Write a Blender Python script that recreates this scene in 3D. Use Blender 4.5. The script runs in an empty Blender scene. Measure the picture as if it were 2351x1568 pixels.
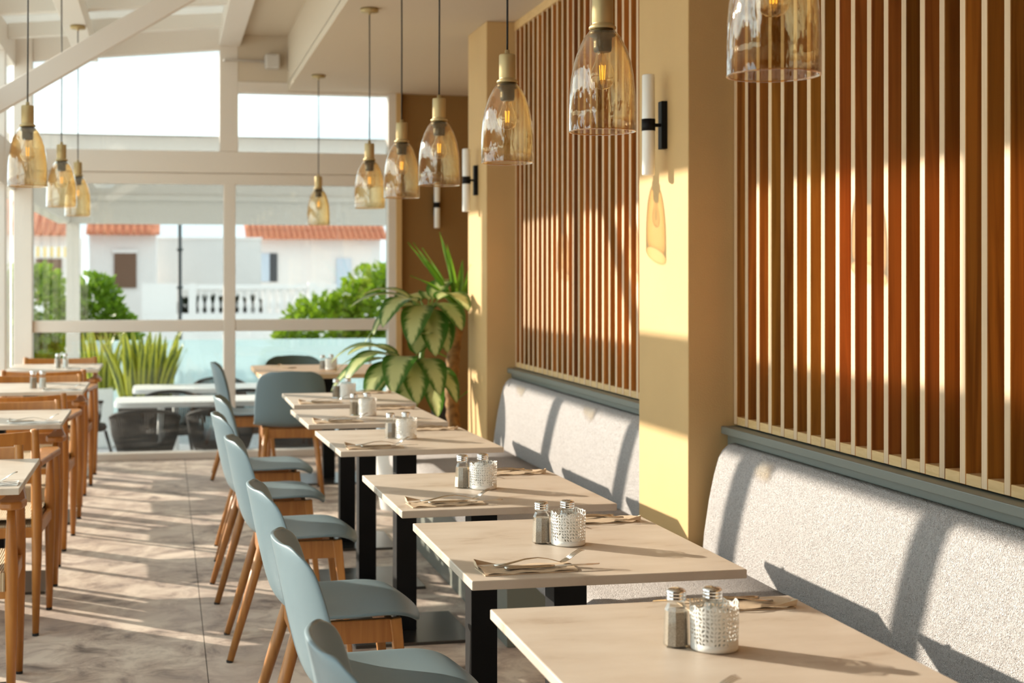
import bpy, bmesh, math, random
from mathutils import Vector, Matrix, Euler
random.seed(7)
R = math.radians
scene = bpy.context.scene
COL = scene.collection

# ------------------------------------------------------------------ camera
cam_d = bpy.data.cameras.new('camera'); cam = bpy.data.objects.new('camera', cam_d); COL.objects.link(cam)
cam.location = (0, 0, 1.388)
cam.rotation_euler = (R(90), 0, -0.1938)
cam_d.sensor_width = 36.0
cam_d.lens = 3223.0 / 2351.0 * 36.0
cam_d.shift_x = 163.5 / 2351.0
cam_d.shift_y = -152.0 / 2351.0
cam_d.clip_start = 0.05; cam_d.clip_end = 500
cam_d.dof.use_dof = True
cam_d.dof.focus_distance = 3.4
cam_d.dof.aperture_fstop = 4.8
scene.camera = cam

# ------------------------------------------------------------------ world, sun, exposure
SUN_AZ, SUN_EL, SUN_W = 40.0, 17.4, 4.2
world = bpy.data.worlds.new('sky'); scene.world = world; world.use_nodes = True
nt = world.node_tree; nt.nodes.clear()
wo = nt.nodes.new('ShaderNodeOutputWorld'); bg = nt.nodes.new('ShaderNodeBackground')
tc = nt.nodes.new('ShaderNodeTexCoord'); mp = nt.nodes.new('ShaderNodeMapping')
nz = nt.nodes.new('ShaderNodeTexNoise'); rp = nt.nodes.new('ShaderNodeValToRGB')
mp.inputs['Scale'].default_value = (1.6, 1.6, 5.0)
nz.inputs['Scale'].default_value = 2.3; nz.inputs['Detail'].default_value = 5.0
rp.color_ramp.elements[0].position = 0.46; rp.color_ramp.elements[0].color = (0.235, 0.28, 0.295, 1)
rp.color_ramp.elements[1].position = 0.74; rp.color_ramp.elements[1].color = (0.46, 0.51, 0.50, 1)
bg.inputs['Strength'].default_value = 3.6
nt.links.new(tc.outputs['Generated'], mp.inputs['Vector']); nt.links.new(mp.outputs['Vector'], nz.inputs['Vector'])
nt.links.new(nz.outputs['Fac'], rp.inputs['Fac']); nt.links.new(rp.outputs['Color'], bg.inputs['Color'])
nt.links.new(bg.outputs['Background'], wo.inputs['Surface'])

sun_d = bpy.data.lights.new('sun', 'SUN'); sun = bpy.data.objects.new('sun', sun_d); COL.objects.link(sun)
sdir = Vector((math.cos(R(SUN_EL)) * math.cos(R(SUN_AZ)), -math.cos(R(SUN_EL)) * math.sin(R(SUN_AZ)), -math.sin(R(SUN_EL))))
sun.rotation_euler = sdir.to_track_quat('-Z', 'Y').to_euler()
sun.location = (-8, 12, 8)
sun_d.energy = SUN_W; sun_d.color = (1.0, 0.865, 0.72); sun_d.angle = R(0.55)

scene.view_settings.view_transform = 'Standard'
scene.view_settings.look = 'None'
scene.view_settings.gamma = 1.0
scene.view_settings.use_curve_mapping = False
scene.view_settings.exposure = 1.3
cy = scene.cycles
cy.use_denoising = True
cy.use_adaptive_sampling = True; cy.adaptive_threshold = 0.025
cy.max_bounces = 9; cy.diffuse_bounces = 5; cy.glossy_bounces = 4; cy.transmission_bounces = 6
cy.transparent_max_bounces = 24
cy.caustics_reflective = False; cy.caustics_refractive = False
cy.sample_clamp_indirect = 6.0

# ------------------------------------------------------------------ materials
MATS = {}
def newmat(name):
    m = bpy.data.materials.new(name); m.use_nodes = True; MATS[name] = m
    return m, m.node_tree, m.node_tree.nodes['Principled BSDF']
def plain(name, col, rough=0.5, metal=0.0, spec=None, bump=0.0, bscale=80.0, var=0.0, vscale=6.0):
    m, t, b = newmat(name)
    b.inputs['Base Color'].default_value = (*col, 1); b.inputs['Roughness'].default_value = rough
    b.inputs['Metallic'].default_value = metal
    if spec is not None: b.inputs['Specular IOR Level'].default_value = spec
    if var or bump:
        co = t.nodes.new('ShaderNodeTexCoord')
    if var:
        n = t.nodes.new('ShaderNodeTexNoise'); n.inputs['Scale'].default_value = vscale; n.inputs['Detail'].default_value = 4
        r = t.nodes.new('ShaderNodeValToRGB')
        r.color_ramp.elements[0].position = 0.3; r.color_ramp.elements[1].position = 0.7
        r.color_ramp.elements[0].color = (*[max(0, c * (1 - var)) for c in col], 1)
        r.color_ramp.elements[1].color = (*[min(1, c * (1 + var)) for c in col], 1)
        t.links.new(co.outputs['Object'], n.inputs['Vector']); t.links.new(n.outputs['Fac'], r.inputs['Fac'])
        t.links.new(r.outputs['Color'], b.inputs['Base Color'])
    if bump:
        n2 = t.nodes.new('ShaderNodeTexNoise'); n2.inputs['Scale'].default_value = bscale; n2.inputs['Detail'].default_value = 3
        bp = t.nodes.new('ShaderNodeBump'); bp.inputs['Strength'].default_value = bump; bp.inputs['Distance'].default_value = 0.01
        t.links.new(co.outputs['Object'], n2.inputs['Vector']); t.links.new(n2.outputs['Fac'], bp.inputs['Height'])
        t.links.new(bp.outputs['Normal'], b.inputs['Normal'])
    return m
def wood(name, c1, c2, scale=(30, 30, 2.0), rough=0.45, random_obj=0.0, hue=0.0):
    """long grain along local z unless scale says otherwise"""
    m, t, b = newmat(name)
    co = t.nodes.new('ShaderNodeTexCoord'); mpn = t.nodes.new('ShaderNodeMapping'); mpn.inputs['Scale'].default_value = scale
    oi = t.nodes.new('ShaderNodeObjectInfo')
    add = t.nodes.new('ShaderNodeVectorMath'); add.operation = 'ADD'
    mul = t.nodes.new('ShaderNodeMath'); mul.operation = 'MULTIPLY'; mul.inputs[1].default_value = 40.0
    t.links.new(oi.outputs['Random'], mul.inputs[0])
    t.links.new(co.outputs['Object'], mpn.inputs['Vector']); t.links.new(mpn.outputs['Vector'], add.inputs[0]); t.links.new(mul.outputs[0], add.inputs[1])
    n = t.nodes.new('ShaderNodeTexNoise'); n.inputs['Scale'].default_value = 1.0; n.inputs['Detail'].default_value = 6; n.inputs['Distortion'].default_value = 1.2
    r = t.nodes.new('ShaderNodeValToRGB')
    r.color_ramp.elements[0].position = 0.32; r.color_ramp.elements[0].color = (*c1, 1)
    r.color_ramp.elements[1].position = 0.68; r.color_ramp.elements[1].color = (*c2, 1)
    t.links.new(add.outputs[0], n.inputs['Vector']); t.links.new(n.outputs['Fac'], r.inputs['Fac'])
    out = r.outputs['Color']
    if random_obj:
        hs = t.nodes.new('ShaderNodeHueSaturation')
        mr = t.nodes.new('ShaderNodeMapRange'); mr.inputs['To Min'].default_value = 1 - random_obj; mr.inputs['To Max'].default_value = 1 + random_obj
        mul2 = t.nodes.new('ShaderNodeMath'); mul2.operation = 'MULTIPLY'; mul2.inputs[1].default_value = 13.7
        fr = t.nodes.new('ShaderNodeMath'); fr.operation = 'FRACT'
        mrh = t.nodes.new('ShaderNodeMapRange'); mrh.inputs['To Min'].default_value = 0.5 - hue; mrh.inputs['To Max'].default_value = 0.5 + hue
        t.links.new(oi.outputs['Random'], mr.inputs['Value']); t.links.new(mr.outputs[0], hs.inputs['Value'])
        t.links.new(oi.outputs['Random'], mul2.inputs[0]); t.links.new(mul2.outputs[0], fr.inputs[0]); t.links.new(fr.outputs[0], mrh.inputs['Value'])
        t.links.new(mrh.outputs[0], hs.inputs['Hue'])
        t.links.new(out, hs.inputs['Color']); out = hs.outputs['Color']
    t.links.new(out, b.inputs['Base Color']); b.inputs['Roughness'].default_value = rough
    bp = t.nodes.new('ShaderNodeBump'); bp.inputs['Strength'].default_value = 0.12; bp.inputs['Distance'].default_value = 0.003
    t.links.new(n.outputs['Fac'], bp.inputs['Height']); t.links.new(bp.outputs['Normal'], b.inputs['Normal'])
    return m
def thin_glass(name, tint=(1, 1, 1), refl=1.0, rough=0.0, facing=0.0, facecol=(1, 1, 1), base=0.04, wavy=0.0):
    """thin sheet of glass: tinted see-through plus mirror reflection that grows towards grazing angles"""
    m = bpy.data.materials.new(name); m.use_nodes = True; MATS[name] = m; t = m.node_tree; t.nodes.clear()
    o = t.nodes.new('ShaderNodeOutputMaterial'); tr = t.nodes.new('ShaderNodeBsdfTransparent'); gl = t.nodes.new('ShaderNodeBsdfGlossy')
    mx = t.nodes.new('ShaderNodeMixShader'); fr = t.nodes.new('ShaderNodeLayerWeight'); fr.inputs['Blend'].default_value = 0.5
    pw = t.nodes.new('ShaderNodeMath'); pw.operation = 'POWER'; pw.inputs[1].default_value = 5.0
    sch = t.nodes.new('ShaderNodeMath'); sch.operation = 'MULTIPLY_ADD'; sch.inputs[1].default_value = 1 - base; sch.inputs[2].default_value = base
    t.links.new(fr.outputs['Facing'], pw.inputs[0]); t.links.new(pw.outputs[0], sch.inputs[0])
    mu = t.nodes.new('ShaderNodeMath'); mu.operation = 'MULTIPLY'; mu.inputs[1].default_value = refl
    mu.use_clamp = True
    tr.inputs['Color'].default_value = (*tint, 1); gl.inputs['Roughness'].default_value = rough; gl.inputs['Color'].default_value = (*facecol, 1)
    if wavy:
        co = t.nodes.new('ShaderNodeTexCoord'); mpw = t.nodes.new('ShaderNodeMapping'); mpw.inputs['Scale'].default_value = (60, 60, 14)
        nw = t.nodes.new('ShaderNodeTexNoise'); nw.inputs['Scale'].default_value = 1.0; nw.inputs['Detail'].default_value = 2; bw = t.nodes.new('ShaderNodeBump'); bw.inputs['Strength'].default_value = wavy; bw.inputs['Distance'].default_value = 0.01
        t.links.new(co.outputs['Object'], mpw.inputs['Vector']); t.links.new(mpw.outputs['Vector'], nw.inputs['Vector']); t.links.new(nw.outputs['Fac'], bw.inputs['Height']); t.links.new(bw.outputs['Normal'], gl.inputs['Normal'])
    if facing:
        lw = t.nodes.new('ShaderNodeLayerWeight'); lw.inputs['Blend'].default_value = 0.35
        mc = t.nodes.new('ShaderNodeMix'); mc.data_type = 'RGBA'
        mc.inputs['A'].default_value = (*tint, 1); mc.inputs['B'].default_value = (*[c ** (1 + facing) for c in tint], 1)
        t.links.new(lw.outputs['Facing'], mc.inputs['Factor']); t.links.new(mc.outputs['Result'], tr.inputs['Color'])
    t.links.new(sch.outputs[0], mu.inputs[0]); t.links.new(mu.outputs[0], mx.inputs['Fac'])
    t.links.new(tr.outputs[0], mx.inputs[1]); t.links.new(gl.outputs[0], mx.inputs[2]); t.links.new(mx.outputs[0], o.inputs['Surface'])
    return m

plain('ochre_paint', (0.57, 0.37, 0.16), 0.75, bump=0.08, bscale=220, var=0.04, vscale=3)
plain('shaded_ochre', (0.25, 0.128, 0.034), 0.8, bump=0.05, bscale=200)  # ochre darkened so the end wall's shade sits in its colour
plain('white_frame', (0.74, 0.675, 0.605), 0.45)
plain('ceiling_white', (0.63, 0.535, 0.415), 0.8, bump=0.04, bscale=60)
plain('roof_white', (0.80, 0.765, 0.71), 0.7)
plain('back_wall', (0.10, 0.06, 0.035), 0.8)
plain('grey_green', (0.165, 0.175, 0.15), 0.42)
plain('shell_plastic', (0.15, 0.208, 0.232), 0.38, spec=0.4)
plain('shell_dark', (0.06, 0.085, 0.07), 0.5)
plain('black_steel', (0.004, 0.004, 0.0045), 0.55, spec=0.2)
plain('base_steel', (0.10, 0.095, 0.09), 0.28, metal=0.9)
plain('brass', (0.47, 0.36, 0.18), 0.5, metal=0.6, bump=0.0)
plain('black_plastic', (0.01, 0.009, 0.008), 0.4)
plain('cord_black', (0.006, 0.006, 0.006), 0.7)
mf_ = plain('filament', (0.95, 0.48, 0.04), 0.5); mf_.node_tree.nodes['Principled BSDF'].inputs['Emission Color'].default_value = (1, 0.5, 0.06, 1); mf_.node_tree.nodes['Principled BSDF'].inputs['Emission Strength'].default_value = 0.7
plain('opal_glass', (0.86, 0.84, 0.80), 0.25)
plain('lace_white', (0.84, 0.82, 0.77), 0.5)
plain('chrome', (0.72, 0.72, 0.72), 0.14, metal=1.0)
plain('steel', (0.60, 0.55, 0.48), 0.2, metal=1.0)
plain('pepper', (0.36, 0.29, 0.22), 0.9, var=0.5, vscale=600)
plain('salt', (0.82, 0.80, 0.76), 0.9)
plain('kraft', (0.56, 0.42, 0.28), 0.85, var=0.1, vscale=60)
plain('napkin_white', (0.82, 0.78, 0.72), 0.9)
plain('pot_white', (0.80, 0.78, 0.74), 0.4)
plain('pot_dark', (0.035, 0.033, 0.032), 0.6)
plain('soil', (0.03, 0.02, 0.012), 0.95)
plain('stem_green', (0.16, 0.28, 0.05), 0.5)
plain('cane', (0.30, 0.16, 0.06), 0.85, var=0.5, vscale=25, bump=0.4, bscale=60)
plain('sword_leaf', (0.14, 0.30, 0.03), 0.4)
plain('rubber', (0.015, 0.013, 0.012), 0.8)
plain('terrace_floor', (0.42, 0.42, 0.44), 0.6, var=0.1, vscale=2)
plain('outdoor_white', (0.90, 0.88, 0.85), 0.5)
plain('rope_black', (0.02, 0.018, 0.015), 0.7)
plain('facade_white', (0.80, 0.755, 0.735), 0.9, var=0.03, vscale=0.5)
plain('facade_grey', (0.68, 0.645, 0.625), 0.9, var=0.05, vscale=0.4)
plain('roof_tile', (0.66, 0.24, 0.13), 0.8, var=0.25, vscale=3)
plain('shutter_brown', (0.16, 0.085, 0.05), 0.7)
plain('window_dark', (0.05, 0.05, 0.055), 0.2)
plain('door_blue', (0.55, 0.62, 0.72), 0.6)
plain('awning_yellow', (0.85, 0.62, 0.25), 0.8)
plain('lamp_post_black', (0.02, 0.025, 0.025), 0.5)
plain('beam_grey', (0.74, 0.70, 0.65), 0.5)
plain('paving', (0.70, 0.66, 0.60), 0.9, var=0.1, vscale=0.4)
plain('box_grey', (0.62, 0.58, 0.54), 0.5)
thin_glass('pane', (0.97, 0.985, 0.98), refl=1.0)
thin_glass('pane_tinted', (0.715, 0.73, 0.725), refl=1.0)
def milky(name, col, see):
    m = bpy.data.materials.new(name); m.use_nodes = True; MATS[name] = m; t = m.node_tree; t.nodes.clear()
    o = t.nodes.new('ShaderNodeOutputMaterial'); tr = t.nodes.new('ShaderNodeBsdfTransparent'); tl = t.nodes.new('ShaderNodeBsdfTranslucent'); df = t.nodes.new('ShaderNodeBsdfDiffuse')
    a = t.nodes.new('ShaderNodeMixShader'); b = t.nodes.new('ShaderNodeMixShader'); a.inputs[0].default_value = 0.5; b.inputs[0].default_value = see
    for n in (tr, tl, df): n.inputs['Color'].default_value = (*col, 1)
    t.links.new(tl.outputs[0], a.inputs[1]); t.links.new(df.outputs[0], a.inputs[2]); t.links.new(a.outputs[0], b.inputs[1]); t.links.new(tr.outputs[0], b.inputs[2]); t.links.new(b.outputs[0], o.inputs['Surface'])
milky('screen_glass', (0.77, 0.88, 0.90), 0.35)
milky('roof_sheet', (0.66, 0.645, 0.61), 0.0)
milky('awning_fabric', (0.86, 0.83, 0.80), 0.0)
thin_glass('amber', (0.985, 0.94, 0.83), refl=2.4, facing=5.0, wavy=0.35)
thin_glass('amber_edge', (0.90, 0.66, 0.30), refl=4.0)
thin_glass('bulb_glass', (0.96, 0.92, 0.83), refl=3.0, facing=4.0)
thin_glass('shaker_glass', (0.90, 0.91, 0.90), refl=1.6, facing=1.0)
wood('oak', (0.29, 0.105, 0.024), (0.41, 0.17, 0.043), (28, 28, 2.2), 0.42, 0.06)
wood('oak_leg', (0.31, 0.12, 0.028), (0.43, 0.185, 0.048), (40, 40, 3.0), 0.4, 0.08)
wood('chair_wood', (0.34, 0.122, 0.02), (0.46, 0.185, 0.034), (24, 24, 2.0), 0.38, 0.05)
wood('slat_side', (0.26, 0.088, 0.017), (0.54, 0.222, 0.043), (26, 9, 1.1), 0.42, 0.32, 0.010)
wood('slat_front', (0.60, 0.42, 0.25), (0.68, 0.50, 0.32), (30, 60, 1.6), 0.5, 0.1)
wood('slat_back', (0.24, 0.085, 0.022), (0.34, 0.13, 0.035), (20, 20, 1.0), 0.6)
wood('rail_oak', (0.60, 0.385, 0.16), (0.70, 0.475, 0.22), (60, 10, 60), 0.5, 0.06)
wood('table_wood', (0.50, 0.30, 0.15), (0.62, 0.40, 0.22), (2, 20, 20), 0.4)

def stone_table():
    m, t, b = newmat('table_stone')
    co = t.nodes.new('ShaderNodeTexCoord')
    oi = t.nodes.new('ShaderNodeObjectInfo'); mul = t.nodes.new('ShaderNodeMath'); mul.operation = 'MULTIPLY'; mul.inputs[1].default_value = 20
    add = t.nodes.new('ShaderNodeVectorMath'); t.links.new(oi.outputs['Random'], mul.inputs[0])
    t.links.new(co.outputs['Object'], add.inputs[0]); t.links.new(mul.outputs[0], add.inputs[1])
    mpn = t.nodes.new('ShaderNodeMapping'); mpn.inputs['Scale'].default_value = (3, 7, 3); t.links.new(add.outputs[0], mpn.inputs['Vector'])
    n = t.nodes.new('ShaderNodeTexNoise'); n.inputs['Scale'].default_value = 1.6; n.inputs['Detail'].default_value = 8; n.inputs['Roughness'].default_value = 0.6
    r = t.nodes.new('ShaderNodeValToRGB')
    e = r.color_ramp.elements
    e[0].position = 0.27; e[0].color = (0.36, 0.265, 0.19, 1); e[1].position = 0.42; e[1].color = (0.52, 0.435, 0.35, 1)
    e2 = r.color_ramp.elements.new(0.70); e2.color = (0.59, 0.51, 0.425, 1)
    t.links.new(mpn.outputs['Vector'], n.inputs['Vector']); t.links.new(n.outputs['Fac'], r.inputs['Fac'])
    t.links.new(r.outputs['Color'], b.inputs['Base Color']); b.inputs['Roughness'].default_value = 0.42
stone_table()
def floor_stone():
    m, t, b = newmat('floor_stone')
    co = t.nodes.new('ShaderNodeTexCoord'); geo = t.nodes.new('ShaderNodeNewGeometry')
    n = t.nodes.new('ShaderNodeTexNoise'); n.inputs['Scale'].default_value = 5.5; n.inputs['Detail'].default_value = 9; n.inputs['Roughness'].default_value = 0.68; n.inputs['Distortion'].default_value = 0.6
    r = t.nodes.new('ShaderNodeValToRGB'); e = r.color_ramp.elements
    e[0].position = 0.33; e[0].color = (0.14, 0.105, 0.09, 1); e[1].position = 0.46; e[1].color = (0.46, 0.36, 0.295, 1)
    e2 = r.color_ramp.elements.new(0.60); e2.color = (0.70, 0.595, 0.495, 1)
    n2 = t.nodes.new('ShaderNodeTexNoise'); n2.inputs['Scale'].default_value = 1.6; n2.inputs['Detail'].default_value = 3
    mx = t.nodes.new('ShaderNodeMix'); mx.data_type = 'RGBA'; mx.inputs['B'].default_value = (0.48, 0.385, 0.335, 1)
    mr = t.nodes.new('ShaderNodeMapRange'); mr.inputs['From Min'].default_value = 0.4; mr.inputs['From Max'].default_value = 0.65; mr.inputs['To Max'].default_value = 0.55
    t.links.new(geo.outputs['Position'], n.inputs['Vector']); t.links.new(n.outputs['Fac'], r.inputs['Fac'])
    t.links.new(geo.outputs['Position'], n2.inputs['Vector']); t.links.new(n2.outputs['Fac'], mr.inputs['Value'])
    t.links.new(mr.outputs[0], mx.inputs['Factor']); t.links.new(r.outputs['Color'], mx.inputs['A'])
    t.links.new(mx.outputs['Result'], b.inputs['Base Color']); b.inputs['Roughness'].default_value = 0.62
floor_stone()
def boucle():
    m, t, b = newmat('boucle')
    co = t.nodes.new('ShaderNodeTexCoord')
    n = t.nodes.new('ShaderNodeTexNoise'); n.inputs['Scale'].default_value = 185; n.inputs['Detail'].default_value = 2; n.inputs['Distortion'].default_value = 1.5
    v = t.nodes.new('ShaderNodeTexVoronoi'); v.inputs['Scale'].default_value = 120
    r = t.nodes.new('ShaderNodeValToRGB'); e = r.color_ramp.elements
    e[0].position = 0.34; e[0].color = (0.40, 0.37, 0.36, 1); e[1].position = 0.52; e[1].color = (0.60, 0.57, 0.56, 1)
    ad = t.nodes.new('ShaderNodeMath'); ad.operation = 'SUBTRACT'
    bp = t.nodes.new('ShaderNodeBump'); bp.inputs['Strength'].default_value = 0.9; bp.inputs['Distance'].default_value = 0.013
    t.links.new(co.outputs['Object'], n.inputs['Vector']); t.links.new(co.outputs['Object'], v.inputs['Vector'])
    t.links.new(n.outputs['Fac'], ad.inputs[0]); t.links.new(v.outputs['Distance'], ad.inputs[1])
    t.links.new(n.outputs['Fac'], r.inputs['Fac']); t.links.new(r.outputs['Color'], b.inputs['Base Color'])
    t.links.new(n.outputs['Fac'], bp.inputs['Height']); t.links.new(bp.outputs['Normal'], b.inputs['Normal'])
    b.inputs['Roughness'].default_value = 0.95; b.inputs['Specular IOR Level'].default_value = 0.1
boucle()
def cordseat():
    m, t, b = newmat('paper_cord')
    co = t.nodes.new('ShaderNodeTexCoord'); w = t.nodes.new('ShaderNodeTexWave'); w.inputs['Scale'].default_value = 40; w.inputs['Distortion'].default_value = 0.4
    r = t.nodes.new('ShaderNodeValToRGB'); r.color_ramp.elements[0].color = (0.42, 0.29, 0.16, 1); r.color_ramp.elements[1].color = (0.70, 0.54, 0.36, 1)
    bp = t.nodes.new('ShaderNodeBump'); bp.inputs['Strength'].default_value = 0.6; bp.inputs['Distance'].default_value = 0.004
    t.links.new(co.outputs['Object'], w.inputs['Vector']); t.links.new(w.outputs['Fac'], r.inputs['Fac']); t.links.new(r.outputs['Color'], b.inputs['Base Color'])
    t.links.new(w.outputs['Fac'], bp.inputs['Height']); t.links.new(bp.outputs['Normal'], b.inputs['Normal']); b.inputs['Roughness'].default_value = 0.85
cordseat()
def leafmat(name, edge, mid, mode='variegated', transl=0.3):
    m = bpy.data.materials.new(name); m.use_nodes = True; MATS[name] = m; t = m.node_tree; b = t.nodes['Principled BSDF']
    o = t.nodes['Material Output']
    uv = t.nodes.new('ShaderNodeUVMap'); sep = t.nodes.new('ShaderNodeSeparateXYZ'); t.links.new(uv.outputs[0], sep.inputs[0])
    ab = t.nodes.new('ShaderNodeMath'); ab.operation = 'ABSOLUTE'
    sb = t.nodes.new('ShaderNodeMath'); sb.operation = 'SUBTRACT'; sb.inputs[1].default_value = 0.5
    t.links.new(sep.outputs['Y'], sb.inputs[0]); t.links.new(sb.outputs[0], ab.inputs[0])
    n = t.nodes.new('ShaderNodeTexNoise'); n.inputs['Scale'].default_value = 1.0; n.inputs['Detail'].default_value = 3
    sk = t.nodes.new('ShaderNodeMath'); sk.operation = 'MULTIPLY_ADD'; sk.inputs[1].default_value = -0.45; t.links.new(ab.outputs[0], sk.inputs[0]); t.links.new(sep.outputs['X'], sk.inputs[2])
    cb = t.nodes.new('ShaderNodeCombineXYZ'); k1 = t.nodes.new('ShaderNodeMath'); k1.operation = 'MULTIPLY'; k1.inputs[1].default_value = 26.0; t.links.new(sk.outputs[0], k1.inputs[0])
    k2 = t.nodes.new('ShaderNodeMath'); k2.operation = 'MULTIPLY'; k2.inputs[1].default_value = 2.0; t.links.new(sep.outputs['Y'], k2.inputs[0])
    t.links.new(k1.outputs[0], cb.inputs['X']); t.links.new(k2.outputs[0], cb.inputs['Y']); t.links.new(cb.outputs[0], n.inputs['Vector'])
    ad = t.nodes.new('ShaderNodeMath'); ad.operation = 'MULTIPLY_ADD'; ad.inputs[1].default_value = 0.45; t.links.new(n.outputs['Fac'], ad.inputs[0]); t.links.new(ab.outputs[0], ad.inputs[2])
    r = t.nodes.new('ShaderNodeValToRGB'); e = r.color_ramp.elements
    if mode == 'variegated':
        e[0].position = 0.40; e[0].color = (*mid, 1); e[1].position = 0.58; e[1].color = (*edge, 1)
    else:
        e[0].position = 0.3; e[0].color = (*mid, 1); e[1].position = 0.6; e[1].color = (*edge, 1)
    t.links.new(ad.outputs[0], r.inputs['Fac']); t.links.new(r.outputs['Color'], b.inputs['Base Color']); b.inputs['Roughness'].default_value = 0.35
    tl = t.nodes.new('ShaderNodeBsdfTranslucent'); mx = t.nodes.new('ShaderNodeMixShader'); mx.inputs[0].default_value = transl
    t.links.new(r.outputs['Color'], tl.inputs['Color']); t.links.new(b.outputs[0], mx.inputs[1]); t.links.new(tl.outputs[0], mx.inputs[2]); t.links.new(mx.outputs[0], o.inputs['Surface'])
    return m
leafmat('dumb_cane_leaf', (0.06, 0.165, 0.02), (0.60, 0.64, 0.29), transl=0.42)
leafmat('sword_leaf_green', (0.20, 0.40, 0.03), (0.12, 0.27, 0.03), 'plain', 0.35)
leafmat('snake_leaf', (0.60, 0.62, 0.07), (0.08, 0.13, 0.03), 'plain', 0.3)
leafmat('bush_leaf', (0.12, 0.23, 0.014), (0.20, 0.32, 0.022), 'plain', 0.45)
leafmat('gap_dark', (0.015, 0.022, 0.008), (0.02, 0.03, 0.01), 'plain', 0.1)
leafmat('bush_leaf_bright', (0.30, 0.42, 0.022), (0.17, 0.28, 0.013), 'plain', 0.5)

# ------------------------------------------------------------------ mesh builder
class MB:
    def __init__(s): s.v = []; s.f = []; s.m = []; s.sm = []; s.uv = None
    def add(s, vs, fs, mi=0, smooth=False):
        o = len(s.v); s.v += [tuple(p) for p in vs]
        for f in fs: s.f.append([o + i for i in f]); s.m.append(mi); s.sm.append(smooth)
        return s
    def box(s, x0, x1, y0, y1, z0, z1, mi=0):
        vs = [(x0, y0, z0), (x1, y0, z0), (x1, y1, z0), (x0, y1, z0), (x0, y0, z1), (x1, y0, z1), (x1, y1, z1), (x0, y1, z1)]
        return s.add(vs, [(0, 3, 2, 1), (4, 5, 6, 7), (0, 1, 5, 4), (1, 2, 6, 5), (2, 3, 7, 6), (3, 0, 4, 7)], mi)
    def lathe(s, prof, n=24, c=(0, 0, 0), mi=0, smooth=True, cap=False):
        vs = []; fs = []
        for r, z in prof:
            for k in range(n):
                a = 2 * math.pi * k / n; vs.append((c[0] + r * math.cos(a), c[1] + r * math.sin(a), c[2] + z))
        for i in range(len(prof) - 1):
            for k in range(n):
                k2 = (k + 1) % n; fs.append((i * n + k, i * n + k2, (i + 1) * n + k2, (i + 1) * n + k))
        s.add(vs, fs, mi, smooth)
        if cap:
            o = len(s.v) - len(vs)
            s.f.append([o + k for k in range(n)][::-1]); s.m.append(mi); s.sm.append(False)
            s.f.append([o + (len(prof) - 1) * n + k for k in range(n)]); s.m.append(mi); s.sm.append(False)
        return s
    def tube(s, pts, r, n=8, mi=0, smooth=True, flat=1.0, up=(0, 0, 1)):
        pts = [Vector(p) for p in pts]; rs = r if isinstance(r, (list, tuple)) else [r] * len(pts)
        vs = []; fs = []
        for i, p in enumerate(pts):
            d = (pts[min(i + 1, len(pts) - 1)] - pts[max(i - 1, 0)]).normalized()
            u = Vector(up)
            if abs(d.dot(u)) > 0.98: u = Vector((1, 0, 0))
            a = d.cross(u).normalized(); b2 = a.cross(d).normalized()
            for k in range(n):
                t = 2 * math.pi * (k + 0.5) / n
                vs.append(p + a * (rs[i] * math.cos(t)) + b2 * (rs[i] * flat * math.sin(t)))
        for i in range(len(pts) - 1):
            for k in range(n):
                k2 = (k + 1) % n; fs.append((i * n + k, (i + 1) * n + k, (i + 1) * n + k2, i * n + k2))
        fs.append(tuple(range(n))); fs.append(tuple((len(pts) - 1) * n + k for k in range(n))[::-1])
        return s.add(vs, fs, mi, smooth)
    def bar(s, p, q, w, h, mi=0, w2=None, h2=None, up=(0, 0, 1)):
        """straight square bar from p to q, w across, h along 'up'"""
        p, q = Vector(p), Vector(q); d = (q - p).normalized(); u = Vector(up)
        if abs(d.dot(u)) > 0.98: u = Vector((1, 0, 0))
        a = d.cross(u).normalized(); b2 = a.cross(d).normalized(); vs = []
        for c, ww, hh in ((p, w, h), (q, w2 or w, h2 or h)):
            for sx, sy in ((-1, -1), (1, -1), (1, 1), (-1, 1)): vs.append(c + a * (sx * ww / 2) + b2 * (sy * hh / 2))
        return s.add(vs, [(0, 1, 2, 3), (7, 6, 5, 4), (0, 4, 5, 1), (1, 5, 6, 2), (2, 6, 7, 3), (3, 7, 4, 0)], mi)
    def prism(s, outline, axis, a0, a1, mi=0, smooth=False):
        n = len(outline); vs = []
        for a in (a0, a1):
            for p in outline:
                vs.append((a, p[0], p[1]) if axis == 'x' else (p[0], a, p[1]) if axis == 'y' else (p[0], p[1], a))
        fs = [tuple(range(n)), tuple(range(2 * n - 1, n - 1, -1))]
        o = len(s.v); s.add(vs, fs, mi, False)
        for k in range(n):
            k2 = (k + 1) % n; s.f.append([o + k, o + n + k, o + n + k2, o + k2]); s.m.append(mi); s.sm.append(smooth)
        return s
    def mesh(s, name, mats, bevel=0.0, seg=2, angle=30):
        me = bpy.data.meshes.new(name); me.from_pydata(s.v, [], s.f)
        for mt in (mats if isinstance(mats, (list, tuple)) else [mats]): me.materials.append(MATS[mt])
        me.polygons.foreach_set('material_index', s.m); me.polygons.foreach_set('use_smooth', s.sm)
        bm = bmesh.new(); bm.from_mesh(me)
        bmesh.ops.recalc_face_normals(bm, faces=bm.faces)
        if bevel:
            ed = [e for e in bm.edges if len(e.link_faces) == 2 and e.calc_face_angle(0) > R(angle)]
            bmesh.ops.bevel(bm, geom=ed, offset=bevel, segments=seg, affect='EDGES', profile=0.5, clamp_overlap=True)
        bm.to_mesh(me); bm.free(); me.update()
        return me
    def build(s, name, mats, parent=None, bevel=0.0, seg=2, angle=30):
        return link(name, s.mesh(name, mats, bevel, seg, angle), parent)
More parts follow.
